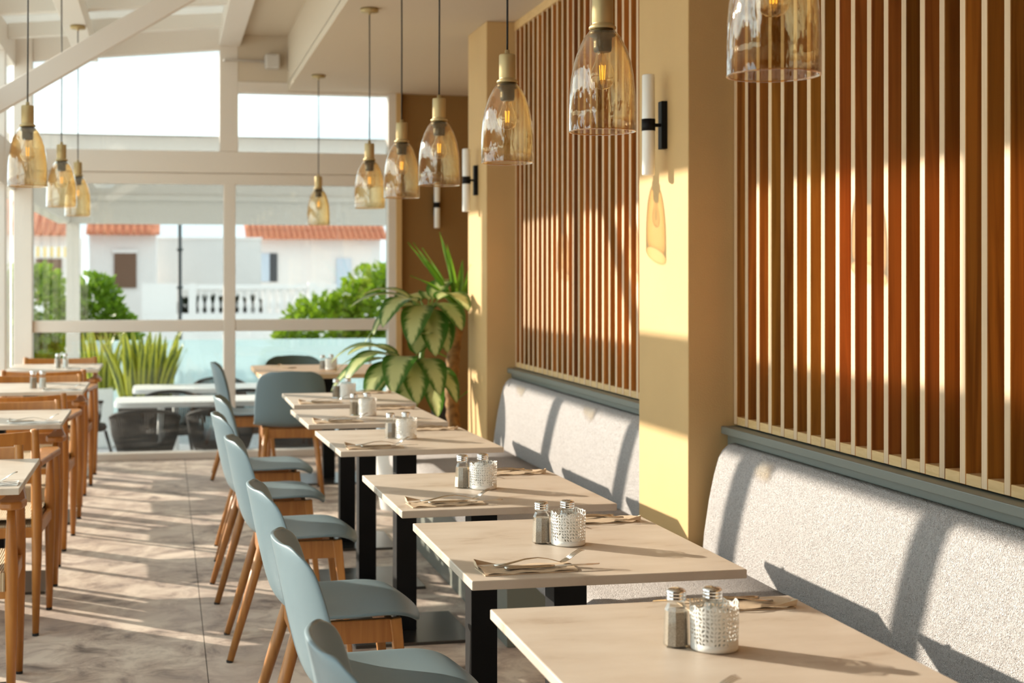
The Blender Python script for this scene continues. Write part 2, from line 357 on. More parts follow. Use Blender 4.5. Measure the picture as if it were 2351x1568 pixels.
def link(name, me, parent=None):
    o = bpy.data.objects.new(name, me); COL.objects.link(o)
    if parent is not None: o.parent = parent
    return o
def tag(o, label, cat, group=None, kind=None):
    o['label'] = label; o['category'] = cat
    if group: o['group'] = group
    if kind: o['kind'] = kind
    return o
def thing(name, label, cat, loc=(0, 0, 0), rz=0.0, group=None, kind=None):
    o = bpy.data.objects.new(name, None); o.empty_display_size = 0.1; COL.objects.link(o)
    o.location = loc; o.rotation_euler = (0, 0, rz)
    return tag(o, label, cat, group, kind)
def copy_tree(o, parent=None):
    c = o.copy(); COL.objects.link(c); c.parent = parent
    for ch in o.children: copy_tree(ch, c)
    return c
def dup(root, label, loc, rz=0.0, rx=0.0, ry=0.0):
    r = copy_tree(root); r.location = loc; r.rotation_euler = (rx, ry, rz); r['label'] = label
    return r
def B(name, mat, parent, *boxes, bevel=0.0):
    m = MB()
    for b in boxes: m.box(*b)
    return m.build(name, mat, parent, bevel)

# ------------------------------------------------------------------ the setting: floor
XL, XW, YF, YB = -1.08, 1.975, 10.80, -4.0        # glazed side wall, slat wall backing, far window wall, wall behind camera
ZC = 2.80
floor = B('floor', 'rubber', None, (XL - 0.1, 2.75, YB - 0.1, YF + 0.06, -0.10, -0.006))
tag(floor, 'brown and beige mottled stone floor of the dining room', 'floor', kind='structure')
jx = [-1.18, 0.145, 1.35, 2.75]
ys = [YB - 0.1 + 0.0 + 1.2 * k for k in range(0, 13)] + [YF + 0.06]
tcache = {}
for i in range(3):
    for j in range(len(ys) - 1):
        w, h = jx[i + 1] - jx[i], ys[j + 1] - ys[j]
        key = (round(w, 3), round(h, 3))
        if key not in tcache:
            tcache[key] = MB().box(-w / 2 + 0.0015, w / 2 - 0.0015, -h / 2 + 0.0015, h / 2 - 0.0015, -0.006, 0.0).mesh('tile', 'floor_stone')
        o = link('tile', tcache[key], floor); o.location = ((jx[i] + jx[i + 1]) / 2, (ys[j] + ys[j + 1]) / 2, 0)

# ---- right wall: solid wall, two ochre pillars, slat panels
wr = thing('wall_right', 'ochre wall behind the wooden slats and benches', 'wall', kind='structure')
B('wall_body', 'ochre_paint', wr, (1.98, 2.12, YB, 8.08, 0, ZC), (2.62, 2.75, 8.08, YF, 0, ZC), (1.98, 2.75, 7.95, 8.08, 0, ZC))
pil = [(4.536, 5.043), (7.60, 8.08)]
for (y0, y1), nm in zip(pil, ('ochre painted pillar between the two benches carrying a wall light', 'ochre painted pillar at the far end of the far bench beside the plants')):
    tag(B('pillar', 'ochre_paint', None, (1.75, 1.979, y0, y1, 0, ZC), bevel=0.004), nm, 'pillar', kind='structure')
wb = B('wall_back', 'back_wall', None, (XL - 0.1, 2.12, YB - 0.15, YB, 0, 3.4)); tag(wb, 'plain pale wall closing the room behind the viewer', 'wall', kind='structure')

# slat panels
PITCH, SW, SD = 0.093, 0.026, 0.06
XS = 1.915; ZB, ZT = 0.877, 2.80
sm = MB(); sm.box(-SD / 2, SD / 2, -SW / 2, SW / 2, 0, ZT - ZB, 0)
SLAT = sm.mesh('slat', ['slat_side', 'slat_front'], 0.0015, 1)
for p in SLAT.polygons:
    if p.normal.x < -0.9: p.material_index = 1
RB = MB().box(-0.022, 0.022, -(PITCH - SW) / 2 + 0.0008, (PITCH - SW) / 2 - 0.0008, 0, 0.028).mesh('rail_block', 'rail_oak', 0.001, 1)
def slat_panel(y0, y1, label):
    t = thing('slat_panel', label, 'wall panel', (XS + SD / 2, (y0 + y1) / 2, ZB), 0, 'wooden slat panels')
    yc = (y0 + y1) / 2
    B('backing', 'slat_back', t, (SD / 2, SD / 2 + 0.012, y0 - yc, y1 - yc, 0.0, ZT - ZB - 0.002))
    B('top_rail', 'rail_oak', t, (-SD / 2 - 0.006, SD / 2, y0 - yc, y1 - yc, ZT - ZB - 0.05, ZT - ZB - 0.002))
    y = y1 - SW / 2 - 0.001; k = 0
    while y - SW / 2 > y0:
        o = link('slat', SLAT, t); o.location = (0, y - yc, 0)
        if y - PITCH + SW / 2 > y0:
            q = link('rail_block', RB, t); q.location = (-SD / 2 + 0.0225, y - PITCH / 2 - yc, 0.0)
        y -= PITCH; k += 1
    return t
slat_panel(1.30, 4.535, 'near panel of vertical wooden slats to the right of the middle pillar')
slat_panel(5.044, 7.599, 'far panel of vertical wooden slats between the two pillars')

# ledge trims
for i, (y0, y1, lab) in enumerate(((1.0, 4.535, 'grey green wooden ledge under the near slat panel'), (5.044, 7.599, 'grey green wooden ledge under the far slat panel'))):
    t = thing('trim_%d' % (i + 1), lab, 'ledge', kind='structure')
    B('ledge_top', 'grey_green', t, (1.868, 1.979, y0, y1, 0.846, 0.872), bevel=0.003)
    B('ledge_face', 'grey_green', t, (1.892, 1.979, y0 + 0.002, y1 - 0.002, 0.70, 0.846))

# ---- ceilings
ce = thing('ceiling', 'low pale plaster ceiling over the bench side and white sloped roof over the aisle', 'ceiling', kind='structure')
SX = 0.92                                                      # left edge of the dropped soffit
B('soffit', 'ceiling_white', ce, (SX, 2.75, YB, YF, ZC, ZC + 0.06))
B('bulkhead', 'ceiling_white', ce, (SX, SX + 0.05, YB, YF, ZC + 0.055, 3.36))
B('flat_panel', 'ceiling_white', ce, (0.52, SX, YB, YF, 3.22, 3.28))
def zr(x): return 3.03 + (x + 1.08) * 0.085                     # underside of the sloping roof
RP = [(-1.20, zr(-1.20) + 0.12), (0.60, zr(0.60) + 0.12), (0.60, zr(0.60) + 0.17), (-1.20, zr(-1.20) + 0.17)]
MB().prism(RP, 'y', YB, 2.0).build('roof_deck', 'roof_white', ce)
for k in range(10):                                            # roof sheets between the purlins, made milky to add fill light
    y1_ = YF + 0.05 - 0.9 * k; y0_ = max(2.0, y1_ - 0.9)
    if y1_ > y0_: MB().prism([RP[0], RP[1], (RP[1][0], RP[1][1] + 0.012), (RP[0][0], RP[0][1] + 0.012)], 'y', y0_ + 0.003, y1_ - 0.003).build('roof_sheet', 'roof_sheet', ce)
for k in range(17):
    y = YF - 0.55 - 0.9 * k
    if y < YB: break
    MB().prism([(-1.08, zr(-1.08) + 0.02), (0.45, zr(0.45) + 0.02), (0.45, zr(0.45) + 0.125), (-1.08, zr(-1.08) + 0.125)], 'y', y - 0.04, y + 0.04).build('purlin', 'roof_white', ce, 0.004)
B('ridge_beam', 'white_frame', ce, (0.40, 0.56, YB, YF, zr(0.48) - 0.03, 3.26), bevel=0.005)
B('hanging_beam', 'roof_white', ce, (-0.64, -0.49, YB, YF - 0.06, 2.975, 3.10), bevel=0.005)
st = MB(); st.bar((-1.06, 7.9, 2.215), (0.46, 7.9, 3.165), 0.06, 0.112); st.build('brace', 'white_frame', ce, 0.006)
st = MB(); st.bar((-1.06, 2.3, 2.215), (0.46, 2.3, 3.165), 0.06, 0.112); st.build('brace', 'white_frame', ce, 0.006)

# ---- far window wall
wf = thing('wall_far', 'ochre end wall darkened in colour for shade, beside the big window, with a beige panel above the glazing', 'wall', kind='structure')
B('end_wall', 'shaded_ochre', wf, (1.80, 2.62, YF, YF + 0.15, 0, ZC))
B('overpanel', 'ceiling_white', wf, (0.545, SX, YF - 0.005, YF + 0.12, 2.86, 3.22))
w1 = thing('window_1', 'tall white framed window wall at the far end, looking onto the terrace', 'window', kind='structure')
F = 'white_frame'
B('corner_post', F, w1, (XL - 0.02, -0.965, YF - 0.04, YF + 0.10, 0, 3.18), bevel=0.005)
B('mullion', F, w1, (0.435, 0.525, YF, YF + 0.09, 0.05, 2.09), bevel=0.005)
B('mullion', F, w1, (0.405, 0.545, YF - 0.01, YF + 0.10, 2.33, 3.16), bevel=0.005)
B('jamb', F, w1, (1.70, 1.799, YF - 0.02, YF + 0.10, 0, ZC), bevel=0.005)
B('jamb_lining', 'ochre_paint', w1, (1.76, 1.80, YF - 0.06, YF - 0.0205, 0, ZC))
B('threshold', F, w1, (-0.965, 1.70, YF - 0.03, YF + 0.09, 0.0, 0.052), bevel=0.005)
B('mid_rail', F, w1, (-0.965, 0.435, YF + 0.005, YF + 0.085, 0.962, 1.05), (0.525, 1.70, YF + 0.005, YF + 0.085, 0.962, 1.05), bevel=0.005)
B('transom', F, w1, (-0.965, 1.70, YF - 0.012, YF + 0.10, 2.165, 2.33), bevel=0.006)
B('transom_strip', F, w1, (-0.965, 1.70, YF + 0.002, YF + 0.09, 2.078, 2.163), bevel=0.005)
MB().prism([(-0.965, zr(-0.965) - 0.06), (0.405, zr(0.405) - 0.05), (0.405, zr(0.405) + 0.13), (-0.965, zr(-0.965) + 0.13)], 'y', YF - 0.005, YF + 0.09).build('head_frame', F, w1, 0.004)
B('head_frame', F, w1, (0.545, 1.70, YF - 0.012, YF + 0.09, 2.78, 2.865), bevel=0.004)
for (x0, x1, z0, z1) in ((-0.965, 0.435, 0.052, 0.962), (0.525, 1.70, 0.052, 0.962), (-0.965, 0.435, 1.05, 2.078), (0.525, 1.70, 1.05, 2.078), (0.545, 1.70, 2.33, 2.78)):
    B('pane', 'pane_tinted', w1, (x0, x1, YF + 0.045, YF + 0.046, z0, z1))
pm = MB(); pm.prism([(-0.965, 2.33), (0.405, 2.33), (0.405, zr(0.405) - 0.05), (-0.965, zr(-0.965) - 0.06)], 'y', YF + 0.045, YF + 0.046); pm.build('pane', 'pane_tinted', w1)
# ---- left glazed wall
w2 = thing('window_2', 'white framed glazed side wall on the left that lets the low sun in', 'window', kind='structure')
YG = 1.13
wl_ = B('wall_left', 'back_wall', None, (XL - 0.10, XL, YB, YG, 0, 3.14)); tag(wl_, 'plain dark wall on the left beside the viewer', 'wall', kind='structure')
B('sill_rail', F, w2, (XL - 0.06, XL, YG, YF - 0.04, 0, 0.045), bevel=0.004)
B('transom', F, w2, (XL - 0.06, XL, YG, YF - 0.04, 2.01, 2.335), bevel=0.005)
B('head', F, w2, (XL - 0.07, XL, YG, YF - 0.04, 2.93, 3.14), bevel=0.004)
my = [10.05 - 1.115 * k for k in range(0, 11)]
for y in my:
    if y > YG: B('mullion', F, w2, (XL - 0.062, XL + 0.004, y - 0.05, y + 0.05, 0.0, 2.95), bevel=0.004)
B('sun_block_panel', F, w2, (XL - 0.05, XL - 0.01, my[4] + 0.05, 6.42, 0.045, 0.56), bevel=0.004)  # unseen panel added to keep low sun off the aisle floor
ed = [YF - 0.04] + [y for y in my if y > YG] + [YG]
for a, b in zip(ed[:-1], ed[1:]):
    for z0, z1 in ((0.045, 2.01), (2.335, 2.93)):
        B('pane', 'pane', w2, (XL - 0.031, XL - 0.030, b, a, z0, z1))

# conduit and junction box above the window
jb = thing('junction_box', 'small pale junction box with a conduit above the right window pane', 'junction box', (0.80, YF - 0.03, 3.02))
B('box', 'box_grey', jb, (-0.055, 0.055, -0.07, 0.02, -0.06, 0.05), bevel=0.012)
MB().tube([(-0.055, 0.0, 0.0), (-0.35, 0.0, 0.005), (-0.365, 0.0, -0.01)], 0.011, 8).build('conduit', 'box_grey', jb)

# ------------------------------------------------------------------ benches
def bench(y0, y1, label):
    t = thing('bench', label, 'bench', (1.5, (y0 + y1) / 2, 0), 0, 'upholstered wall benches'); yc = (y0 + y1) / 2; ox = 1.5
    back = [(1.775, 0.43), (1.783, 0.52), (1.800, 0.63), (1.818, 0.72), (1.833, 0.775), (1.848, 0.80), (1.866, 0.816), (1.886, 0.822), (1.889, 0.80), (1.889, 0.36), (1.79, 0.36)]
    m = MB(); N = 40
    ringn = len(back); vs = []; fs = []
    L = y1 - y0
    stations = [0, 0.006, 0.018, 0.035] + [0.035 + (L - 0.07) * k / N for k in range(1, N)] + [L - 0.035, L - 0.018, L - 0.006, L]
    for s in stations:
        e = min(s, L - s); ins = 0.0 if e >= 0.035 else 0.035 - math.sqrt(max(0, 0.035 ** 2 - (0.035 - e) ** 2))
        for x, z in back:
            cx, cz = 1.86, 0.60
            dx = ins if x < 1.88 else 0; dz = -ins if z > 0.7 else 0
            vs.append((x + dx * 0.8 - ox, y0 - yc + s, z + dz))
    for i in range(len(stations) - 1):
        for k in range(ringn):
            k2 = (k + 1) % ringn; fs.append((i * ringn + k, (i + 1) * ringn + k, (i + 1) * ringn + k2, i * ringn + k2))
    fs.append(tuple(range(ringn))); fs.append(tuple((len(stations) - 1) * ringn + k for k in range(ringn))[::-1])
    m.add(vs, fs, 0, True); m.build('backrest', 'boucle', t)
    seat = [(1.80, 0.455), (1.40, 0.455), (1.26, 0.452), (1.222, 0.445), (1.203, 0.428), (1.197, 0.40), (1.203, 0.355), (1.222, 0.335), (1.80, 0.335)]
    m = MB(); m.prism([(x - ox, z) for x, z in seat], 'y', y0 - yc + 0.003, y1 - yc - 0.003, 0, True); m.build('seat', 'boucle', t)
    B('plinth', 'grey_green', t, (1.25 - ox, 1.889 - ox, y0 - yc + 0.01, y1 - yc - 0.01, 0.001, 0.334))
    return t
bench(0.9, 4.500, 'near grey boucle bench under the slat panel right of the middle pillar')
bench(5.075, 7.575, 'far grey boucle bench set between the two ochre pillars')

# ------------------------------------------------------------------ tables
TOPX, TOPY = 0.612, 0.70
def table_proto(name, label, group):
    t = thing(name, label, 'table', (0, 0, 0), 0, group)
    B('table_top', 'table_stone', t, (-TOPX / 2, TOPX / 2, -TOPY / 2, TOPY / 2, 0.730, 0.750), bevel=0.0025)
    B('mount_plate', 'black_steel', t, (-0.15, 0.15, -0.15, 0.15, 0.722, 0.730))
    B('post', 'black_steel', t, (-0.04, 0.04, -0.04, 0.04, 0.012, 0.722), bevel=0.002)
    B('base_plate', 'base_steel', t, (-0.23, 0.23, -0.23, 0.23, 0.0, 0.012), bevel=0.002)
    return t
RT = [(0.915, 2.265, 0.0), (0.932, 3.21, 0.2), (0.928, 4.10, 0.9), (0.918, 5.41, 1.6), (0.897, 6.335, 1.2), (0.925, 7.25, 0.0)]
ORD = ['nearest', 'second nearest', 'third nearest', 'fourth nearest', 'fifth nearest', 'farthest']
proto = None
for i, (x, y, rz) in enumerate(RT):
    lab = '%s pale stone topped table in the row along the wall benches' % ORD[i]
    if proto is None: proto = table_proto('bench_table', lab, 'tables along the wall benches'); o = proto
    else: o = dup(proto, lab, (0, 0, 0))
    o.location = (x, y, 0); o.rotation_euler = (0, 0, R(rz))
LT = [(-0.735, 4.72), (-0.745, 6.56), (-0.75, 8.30), (-0.75, 10.10)]
LORD = ['nearest', 'second', 'third', 'farthest']
for i, (x, y) in enumerate(LT):
    o = dup(proto, '%s table of the left row by the glazed side wall' % LORD[i], (x, y, 0)); o.name = 'window_table'; o['group'] = 'tables by the glazed side wall'

# ------------------------------------------------------------------ plastic shell chairs
def shell_mesh():
    prof = [  # x, z, halfwidth, forward wrap at edges, rise at edges
        (-0.246, 0.790, 0.125, 0.030, -0.014), (-0.245, 0.783, 0.158, 0.044, -0.012), (-0.242, 0.768, 0.183, 0.056, -0.008), (-0.236, 0.742, 0.203, 0.066, -0.002), (-0.228, 0.70, 0.214, 0.073, 0), (-0.216, 0.64, 0.221, 0.078, 0),
        (-0.202, 0.575, 0.225, 0.079, 0), (-0.187, 0.515, 0.227, 0.073, 0.002), (-0.169, 0.472, 0.228, 0.058, 0.006), (-0.140, 0.446, 0.229, 0.036, 0.012),
        (-0.098, 0.434, 0.230, 0.015, 0.016), (-0.045, 0.431, 0.231, 0.003, 0.018), (0.02, 0.434, 0.231, 0, 0.016), (0.085, 0.440, 0.229, 0, 0.012),
        (0.14, 0.446, 0.224, -0.004, 0.006), (0.185, 0.444, 0.213, -0.008, 0.0), (0.215, 0.434, 0.196, -0.012, -0.004), (0.235, 0.420, 0.170, -0.016, -0.006), (0.243, 0.412, 0.145, -0.018, -0.006)]
    nw = 14; vs = []; fs = []
    for x, z, hw, fw, rs in prof:
        for k in range(nw + 1):
            w = -1 + 2 * k / nw; e = abs(w) ** 2.2
            vs.append((x + fw * e, hw * w, z + rs * e))
    for i in range(len(prof) - 1):
        for k in range(nw):
            a = i * (nw + 1) + k; fs.append((a, a + 1, a + nw + 2, a + nw + 1))
    me = bpy.data.meshes.new('shell'); me.from_pydata(vs, [], fs); me.materials.append(MATS['shell_plastic'])
    bm = bmesh.new(); bm.from_mesh(me); bmesh.ops.recalc_face_normals(bm, faces=bm.faces)
    # make sure normals point up on the seat
    up = sum(f.normal.z for f in bm.faces if f.calc_center_median().x > 0)
    if up < 0: bmesh.ops.reverse_faces(bm, faces=bm.faces)
    bm.to_mesh(me); bm.free()
    for p in me.polygons: p.use_smooth = True
    return me
def shell_chair(label, group):
    t = thing('shell_chair', label, 'chair', (0, 0, 0), 0, group)
    s = link('shell', shell_mesh(), t)
    md = s.modifiers.new('thick', 'SOLIDIFY'); md.thickness = 0.011; md.offset = -1
    sb = s.modifiers.new('sub', 'SUBSURF'); sb.levels = 1; sb.render_levels = 2
    m = MB()
    for sy in (-1, 1):
        m.bar((-0.135, sy * 0.168, 0.388), (0.150, sy * 0.176, 0.391), 0.02, 0.066)
    m.bar((-0.125, -0.165, 0.388), (-0.125, 0.165, 0.388), 0.02, 0.06); m.bar((0.135, -0.17, 0.390), (0.135, 0.17, 0.390), 0.02, 0.06)
    m.build('under_frame', 'oak', t, 0.003)
    for sy in (-1, 1):
        lm = MB(); lm.tube([(0.148, sy * 0.176, 0.424), (0.158, sy * 0.181, 0.33), (0.195, sy * 0.198, 0.006)], [0.024, 0.021, 0.0125], 4, smooth=False); lg = lm.build('leg', 'oak_leg', t, 0.003)
        MB().lathe([(0.012, 0.0), (0.0125, 0.008)], 10, (0.1955, sy * 0.198, 0), cap=True).build('foot_cap', 'rubber', lg)
        lm = MB(); lm.tube([(-0.115, sy * 0.150, 0.424), (-0.160, sy * 0.168, 0.27), (-0.238, sy * 0.198, 0.006)], [0.019, 0.018, 0.0125], 10); lg = lm.build('leg', 'oak_leg', t)
        MB().lathe([(0.012, 0.0), (0.0125, 0.008)], 10, (-0.2395, sy * 0.1985, 0), cap=True).build('foot_cap', 'rubber', lg)
    return t
SC = [(0.485, 2.34, 0, 'nearest pale blue plastic chair, cut by the bottom edge of the photo'),
      (0.495, 3.26, 0, 'pale blue plastic chair drawn up to the second nearest bench table'),
      (0.485, 4.08, 0.5, 'pale blue plastic chair drawn up to the third nearest bench table'),
      (0.470, 5.28, -1, 'pale blue plastic chair drawn up to the fourth nearest bench table'),
      (0.450, 6.20, 1, 'pale blue plastic chair drawn up to the fifth nearest bench table'),
      (0.490, 7.08, -2, 'pale blue plastic chair drawn up to the farthest bench table'),
      (0.560, 9.80, -3, 'pale blue plastic chair at the left end of the wooden table'),
      (0.785, 9.03, 87, 'blue grey plastic chair seen from behind at the wooden table')]
chair0 = None
for x, y, rz, lab in SC:
    if chair0 is None: chair0 = shell_chair(lab, 'plastic shell chairs on oak legs'); o = chair0
    else: o = dup(chair0, lab, (0, 0, 0))
    o.location = (x, y, 0); o.rotation_euler = (0, 0, R(rz))
dk = dup(chair0, 'dark green plastic chair on the window side of the wooden table', (0.93, 10.30, 0), R(-92))
dsh = [c for c in dk.children if c.name.startswith('shell')][0]
dsh.data = dsh.data.copy(); dsh.data.materials[0] = MATS['shell_dark']

# wooden table at the far window
ft = thing('wooden_table', 'light wooden table with rounded corners near the far window', 'table', (1.09, 9.52, 0))
def rrect(hx, hy, r, n=5):
    pts = []
    for cx, cyy, a0 in ((hx - r, hy - r, 0), (-hx + r, hy - r, 90), (-hx + r, -hy + r, 180), (hx - r, -hy + r, 270)):
        for k in range(n + 1):
            a = R(a0 + 90 * k / n); pts.append((cx + r * math.cos(a), cyy + r * math.sin(a)))
    return pts
MB().prism(rrect(0.50, 0.50, 0.07), 'z', 0.722, 0.75).build('table_top', 'table_wood', ft, 0.003)
B('post', 'black_steel', ft, (-0.04, 0.04, -0.04, 0.04, 0.012, 0.722))
B('base_plate', 'base_steel', ft, (-0.25, 0.25, -0.25, 0.25, 0, 0.012), bevel=0.002)

# ------------------------------------------------------------------ wooden armchairs on the left (built facing +y, backrest at -y)
def arm_chair(label, group):
    t = thing('wooden_armchair', label, 'chair', (0, 0, 0), 0, group); W = 'chair_wood'
    for sx in (-1, 1):
        m = MB(); m.tube([(sx * 0.245, -0.225, 0.010), (sx * 0.248, -0.212, 0.30), (sx * 0.248, -0.205, 0.45), (sx * 0.246, -0.218, 0.64), (sx * 0.242, -0.240, 0.795)], [0.0125, 0.019, 0.0215, 0.019, 0.0155], 10)
        lg = m.build('leg', W, t)
        MB().lathe([(0.0125, 0), (0.0125, 0.011)], 10, (sx * 0.245, -0.2254, 0), cap=True).build('foot_cap', 'rubber', lg)
        m = MB(); m.tube([(sx * 0.262, 0.205, 0.010), (sx * 0.264, 0.210, 0.30), (sx * 0.264, 0.212, 0.45), (sx * 0.264, 0.214, 0.58), (sx * 0.264, 0.214, 0.652)], [0.0125, 0.020, 0.0225, 0.016, 0.0125], 10)
        lg = m.build('leg', W, t)
        MB().lathe([(0.0125, 0), (0.0125, 0.011)], 10, (sx * 0.262, 0.205, 0), cap=True).build('foot_cap', 'rubber', lg)
        out = [(sx * 0.228, -0.21), (sx * 0.236, -0.05), (sx * 0.232, 0.12), (sx * 0.222, 0.20), (sx * 0.232, 0.248), (sx * 0.268, 0.262), (sx * 0.300, 0.245), (sx * 0.310, 0.18), (sx * 0.288, 0.0), (sx * 0.266, -0.21)]
        MB().prism(out, 'z', 0.646, 0.672).build('armrest', W, t, 0.007, 2)
        MB().bar((sx * 0.249, -0.205, 0.40), (sx * 0.264, 0.212, 0.40), 0.020, 0.045).build('seat_rail', W, t, 0.004)
    def curved(z0, z1, thick, bow, name, y):
        n = 12; vs = []; fs = []
        for k in range(n + 1):
            x = -0.236 + 0.472 * k / n; b = bow * (1 - (x / 0.236) ** 2)
            for (zz, yy) in ((z0, 0), (z1, -0.006), (z1, -0.006 - thick), (z0, -thick)): vs.append((x, y - b + yy, zz + (0.008 * (x / 0.236) ** 2 if zz == z1 else 0)))
        for k in range(n):
            for j in range(4):
                j2 = (j + 1) % 4; fs.append((k * 4 + j, (k + 1) * 4 + j, (k + 1) * 4 + j2, k * 4 + j2))
        fs.append((0, 1, 2, 3)); fs.append((n * 4 + 3, n * 4 + 2, n * 4 + 1, n * 4))
        m = MB(); m.add(vs, fs, 0, False); m.build(name, W, t, 0.003)
    curved(0.715, 0.782, 0.016, 0.035, 'top_rail', -0.222); curved(0.585, 0.632, 0.014, 0.028, 'middle_rail', -0.204)
    B('seat_rail', W, t, (-0.25, 0.25, 0.202, 0.222, 0.36, 0.395), bevel=0.004); B('seat_rail', W, t, (-0.236, 0.236, -0.215, -0.197, 0.375, 0.415), bevel=0.004)
    m = MB(); n = 10; vs = []; fs = []
    for i in range(n + 1):
        y = -0.19 + 0.41 * i / n
        for k in range(n + 1):
            x = -0.245 + 0.49 * k / n; dip = 0.022 * (1 - (x / 0.245) ** 2) * (1 - ((y - 0.015) / 0.205) ** 2)
            vs.append((x, y, 0.445 - dip))
    for i in range(n):
        for k in range(n): a = i * (n + 1) + k; fs.append((a, a + 1, a + n + 2, a + n + 1))
    m.add(vs, fs, 0, True)
    m.box(-0.245, 0.245, 0.222, 0.228, 0.385, 0.445); m.box(-0.245, 0.245, -0.19, 0.22, 0.40, 0.42)
    m.build('woven_seat', 'paper_cord', t)
    return t
AC = [(-0.745, 4.86, 180, 'wooden armchair with woven cord seat tucked under the nearest left table'),
      (-0.735, 5.83, 0, 'wooden armchair with its back to the viewer at the second left table'),
      (-0.745, 6.69, 180, 'wooden armchair on the window side of the second left table'),
      (-0.745, 7.52, 0, 'wooden armchair with its back to the viewer at the third left table'),
      (-0.745, 8.46, 180, 'wooden armchair on the window side of the third left table'),
      (-0.745, 9.33, 0, 'wooden armchair with its back to the viewer at the farthest left table'),
      (-0.745, 10.27, 180, 'wooden armchair closest to the far window, behind the farthest left table')]
ac0 = None
for x, y, rz, lab in AC:
    if ac0 is None: ac0 = arm_chair(lab, 'wooden armchairs of the left row'); o = ac0
    else: o = dup(ac0, lab, (0, 0, 0))
    o.location = (x, y, 0); o.rotation_euler = (0, 0, R(rz))

# ------------------------------------------------------------------ pendant lamps (origin at the shade's rim centre)
def pendant(label, top, group, cut_low=False):
    t = thing('pendant_lamp', label, 'pendant lamp', (0, 0, 0), 0, group)
    outer = [(0.0825, 0.0), (0.0825, 0.05), (0.0815, 0.09), (0.078, 0.13), (0.071, 0.168), (0.060, 0.203), (0.046, 0.231), (0.034, 0.246), (0.026, 0.252)]
    inner = [(r - 0.0025, z - (0.002 if z > 0.2 else 0)) for r, z in outer][::-1]
    m = MB(); m.lathe(outer + inner + [outer[0]], 40); sh_ = m.build('shade', 'amber', t)
    MB().lathe([(0.0812 + 0.0017 * math.cos(R(a)), 0.0017 * math.sin(R(a))) for a in range(0, 361, 45)], 40).build('rim', 'amber_edge', sh_)
    MB().lathe([(0.0255, 0.252), (0.0335, 0.253), (0.0335, 0.258), (0.0275, 0.263), (0.0255, 0.266), (0.0255, 0.268), (0.0262, 0.269), (0.0262, 0.338), (0.0245, 0.342), (0.008, 0.3425), (0.0075, 0.356), (0.003, 0.357)], 24, cap=True).build('brass_holder', 'brass', t)
    MB().lathe([(0.0335, 0.247), (0.033, 0.236), (0.0235, 0.232), (0.0235, 0.224), (0.0225, 0.222), (0.0235, 0.220), (0.0225, 0.217), (0.0235, 0.214), (0.0225, 0.211), (0.0235, 0.208), (0.0215, 0.198), (0.0175, 0.196)], 20, cap=True).build('socket', 'black_plastic', t)
    bl = MB(); bl.lathe([(0.0135, 0.198), (0.0145, 0.186), (0.0195, 0.170), (0.0265, 0.154), (0.0305, 0.140), (0.0305, 0.130), (0.0275, 0.119), (0.0205, 0.110), (0.011, 0.1055), (0.001, 0.104)], 20); bulb = bl.build('bulb', 'bulb_glass', t)
    fm = MB()
    for a in range(4):
        x, y = 0.0072 * math.cos(R(45 + 90 * a)), 0.0072 * math.sin(R(45 + 90 * a)); fm.tube([(x * 0.75, y * 0.75, 0.128), (x, y, 0.164)], 0.0014, 6)
    fm.build('filament', 'filament', bulb)
    MB().tube([(0, 0, 0.165), (0, 0, 0.195)], [0.002, 0.005], 6).build('glass_stem', 'bulb_glass', bulb)
    MB().tube([(0, 0, 0.355), (0.0015, 0, (0.355 + top) / 2), (0, 0, top - 0.02)], 0.0033, 6).build('cord', 'cord_black', t)
    MB().lathe([(0.004, top - 0.034), (0.007, top - 0.032), (0.007, top - 0.022), (0.046, top - 0.021), (0.048, top - 0.018), (0.048, top - 0.0005)], 28, cap=True).build('ceiling_cup', 'brass', t)
    return t
RIM = 1.743
PL = [(1.06, 2.333, 'nearest amber glass pendant lamp, cut off by the top edge'), (1.06, 3.327, 'second nearest amber glass pendant lamp, in front of the far slat panel'),
      (1.06, 4.31, 'third nearest amber glass pendant lamp over the benches side'), (1.06, 5.435, 'fourth nearest amber pendant lamp, beside the wall light on the far pillar'),
      (1.06, 6.33, 'fifth nearest amber pendant lamp, in front of the window edge'), (1.06, 7.36, 'sixth amber pendant lamp from the viewer, hanging over the far bench tables'),
      (1.06, 9.88, 'farthest and smallest amber pendant lamp on the right, over the wooden table')]
pl0 = None
for x, y, lab in PL:
    if pl0 is None: pl0 = pendant(lab, ZC - RIM, 'amber pendant lamps over the bench side'); o = pl0
    else: o = dup(pl0, lab, (0, 0, 0))
    o.location = (x, y, RIM); o.rotation_euler = (0, 0, R(random.uniform(0, 90)))
LLP = [(-0.572, 6.17, 'nearest amber pendant lamp of the left row'), (-0.560, 7.98, 'middle amber pendant lamp of the left row'), (-0.545, 9.20, 'farthest amber pendant lamp of the left row')]
ll0 = None
for x, y, lab in LLP:
    if ll0 is None: ll0 = pendant(lab, 2.975 - 1.765, 'amber pendant lamps over the left tables'); o = ll0
    else: o = dup(ll0, lab, (0, 0, 0))
    o.location = (x, y, 1.765)

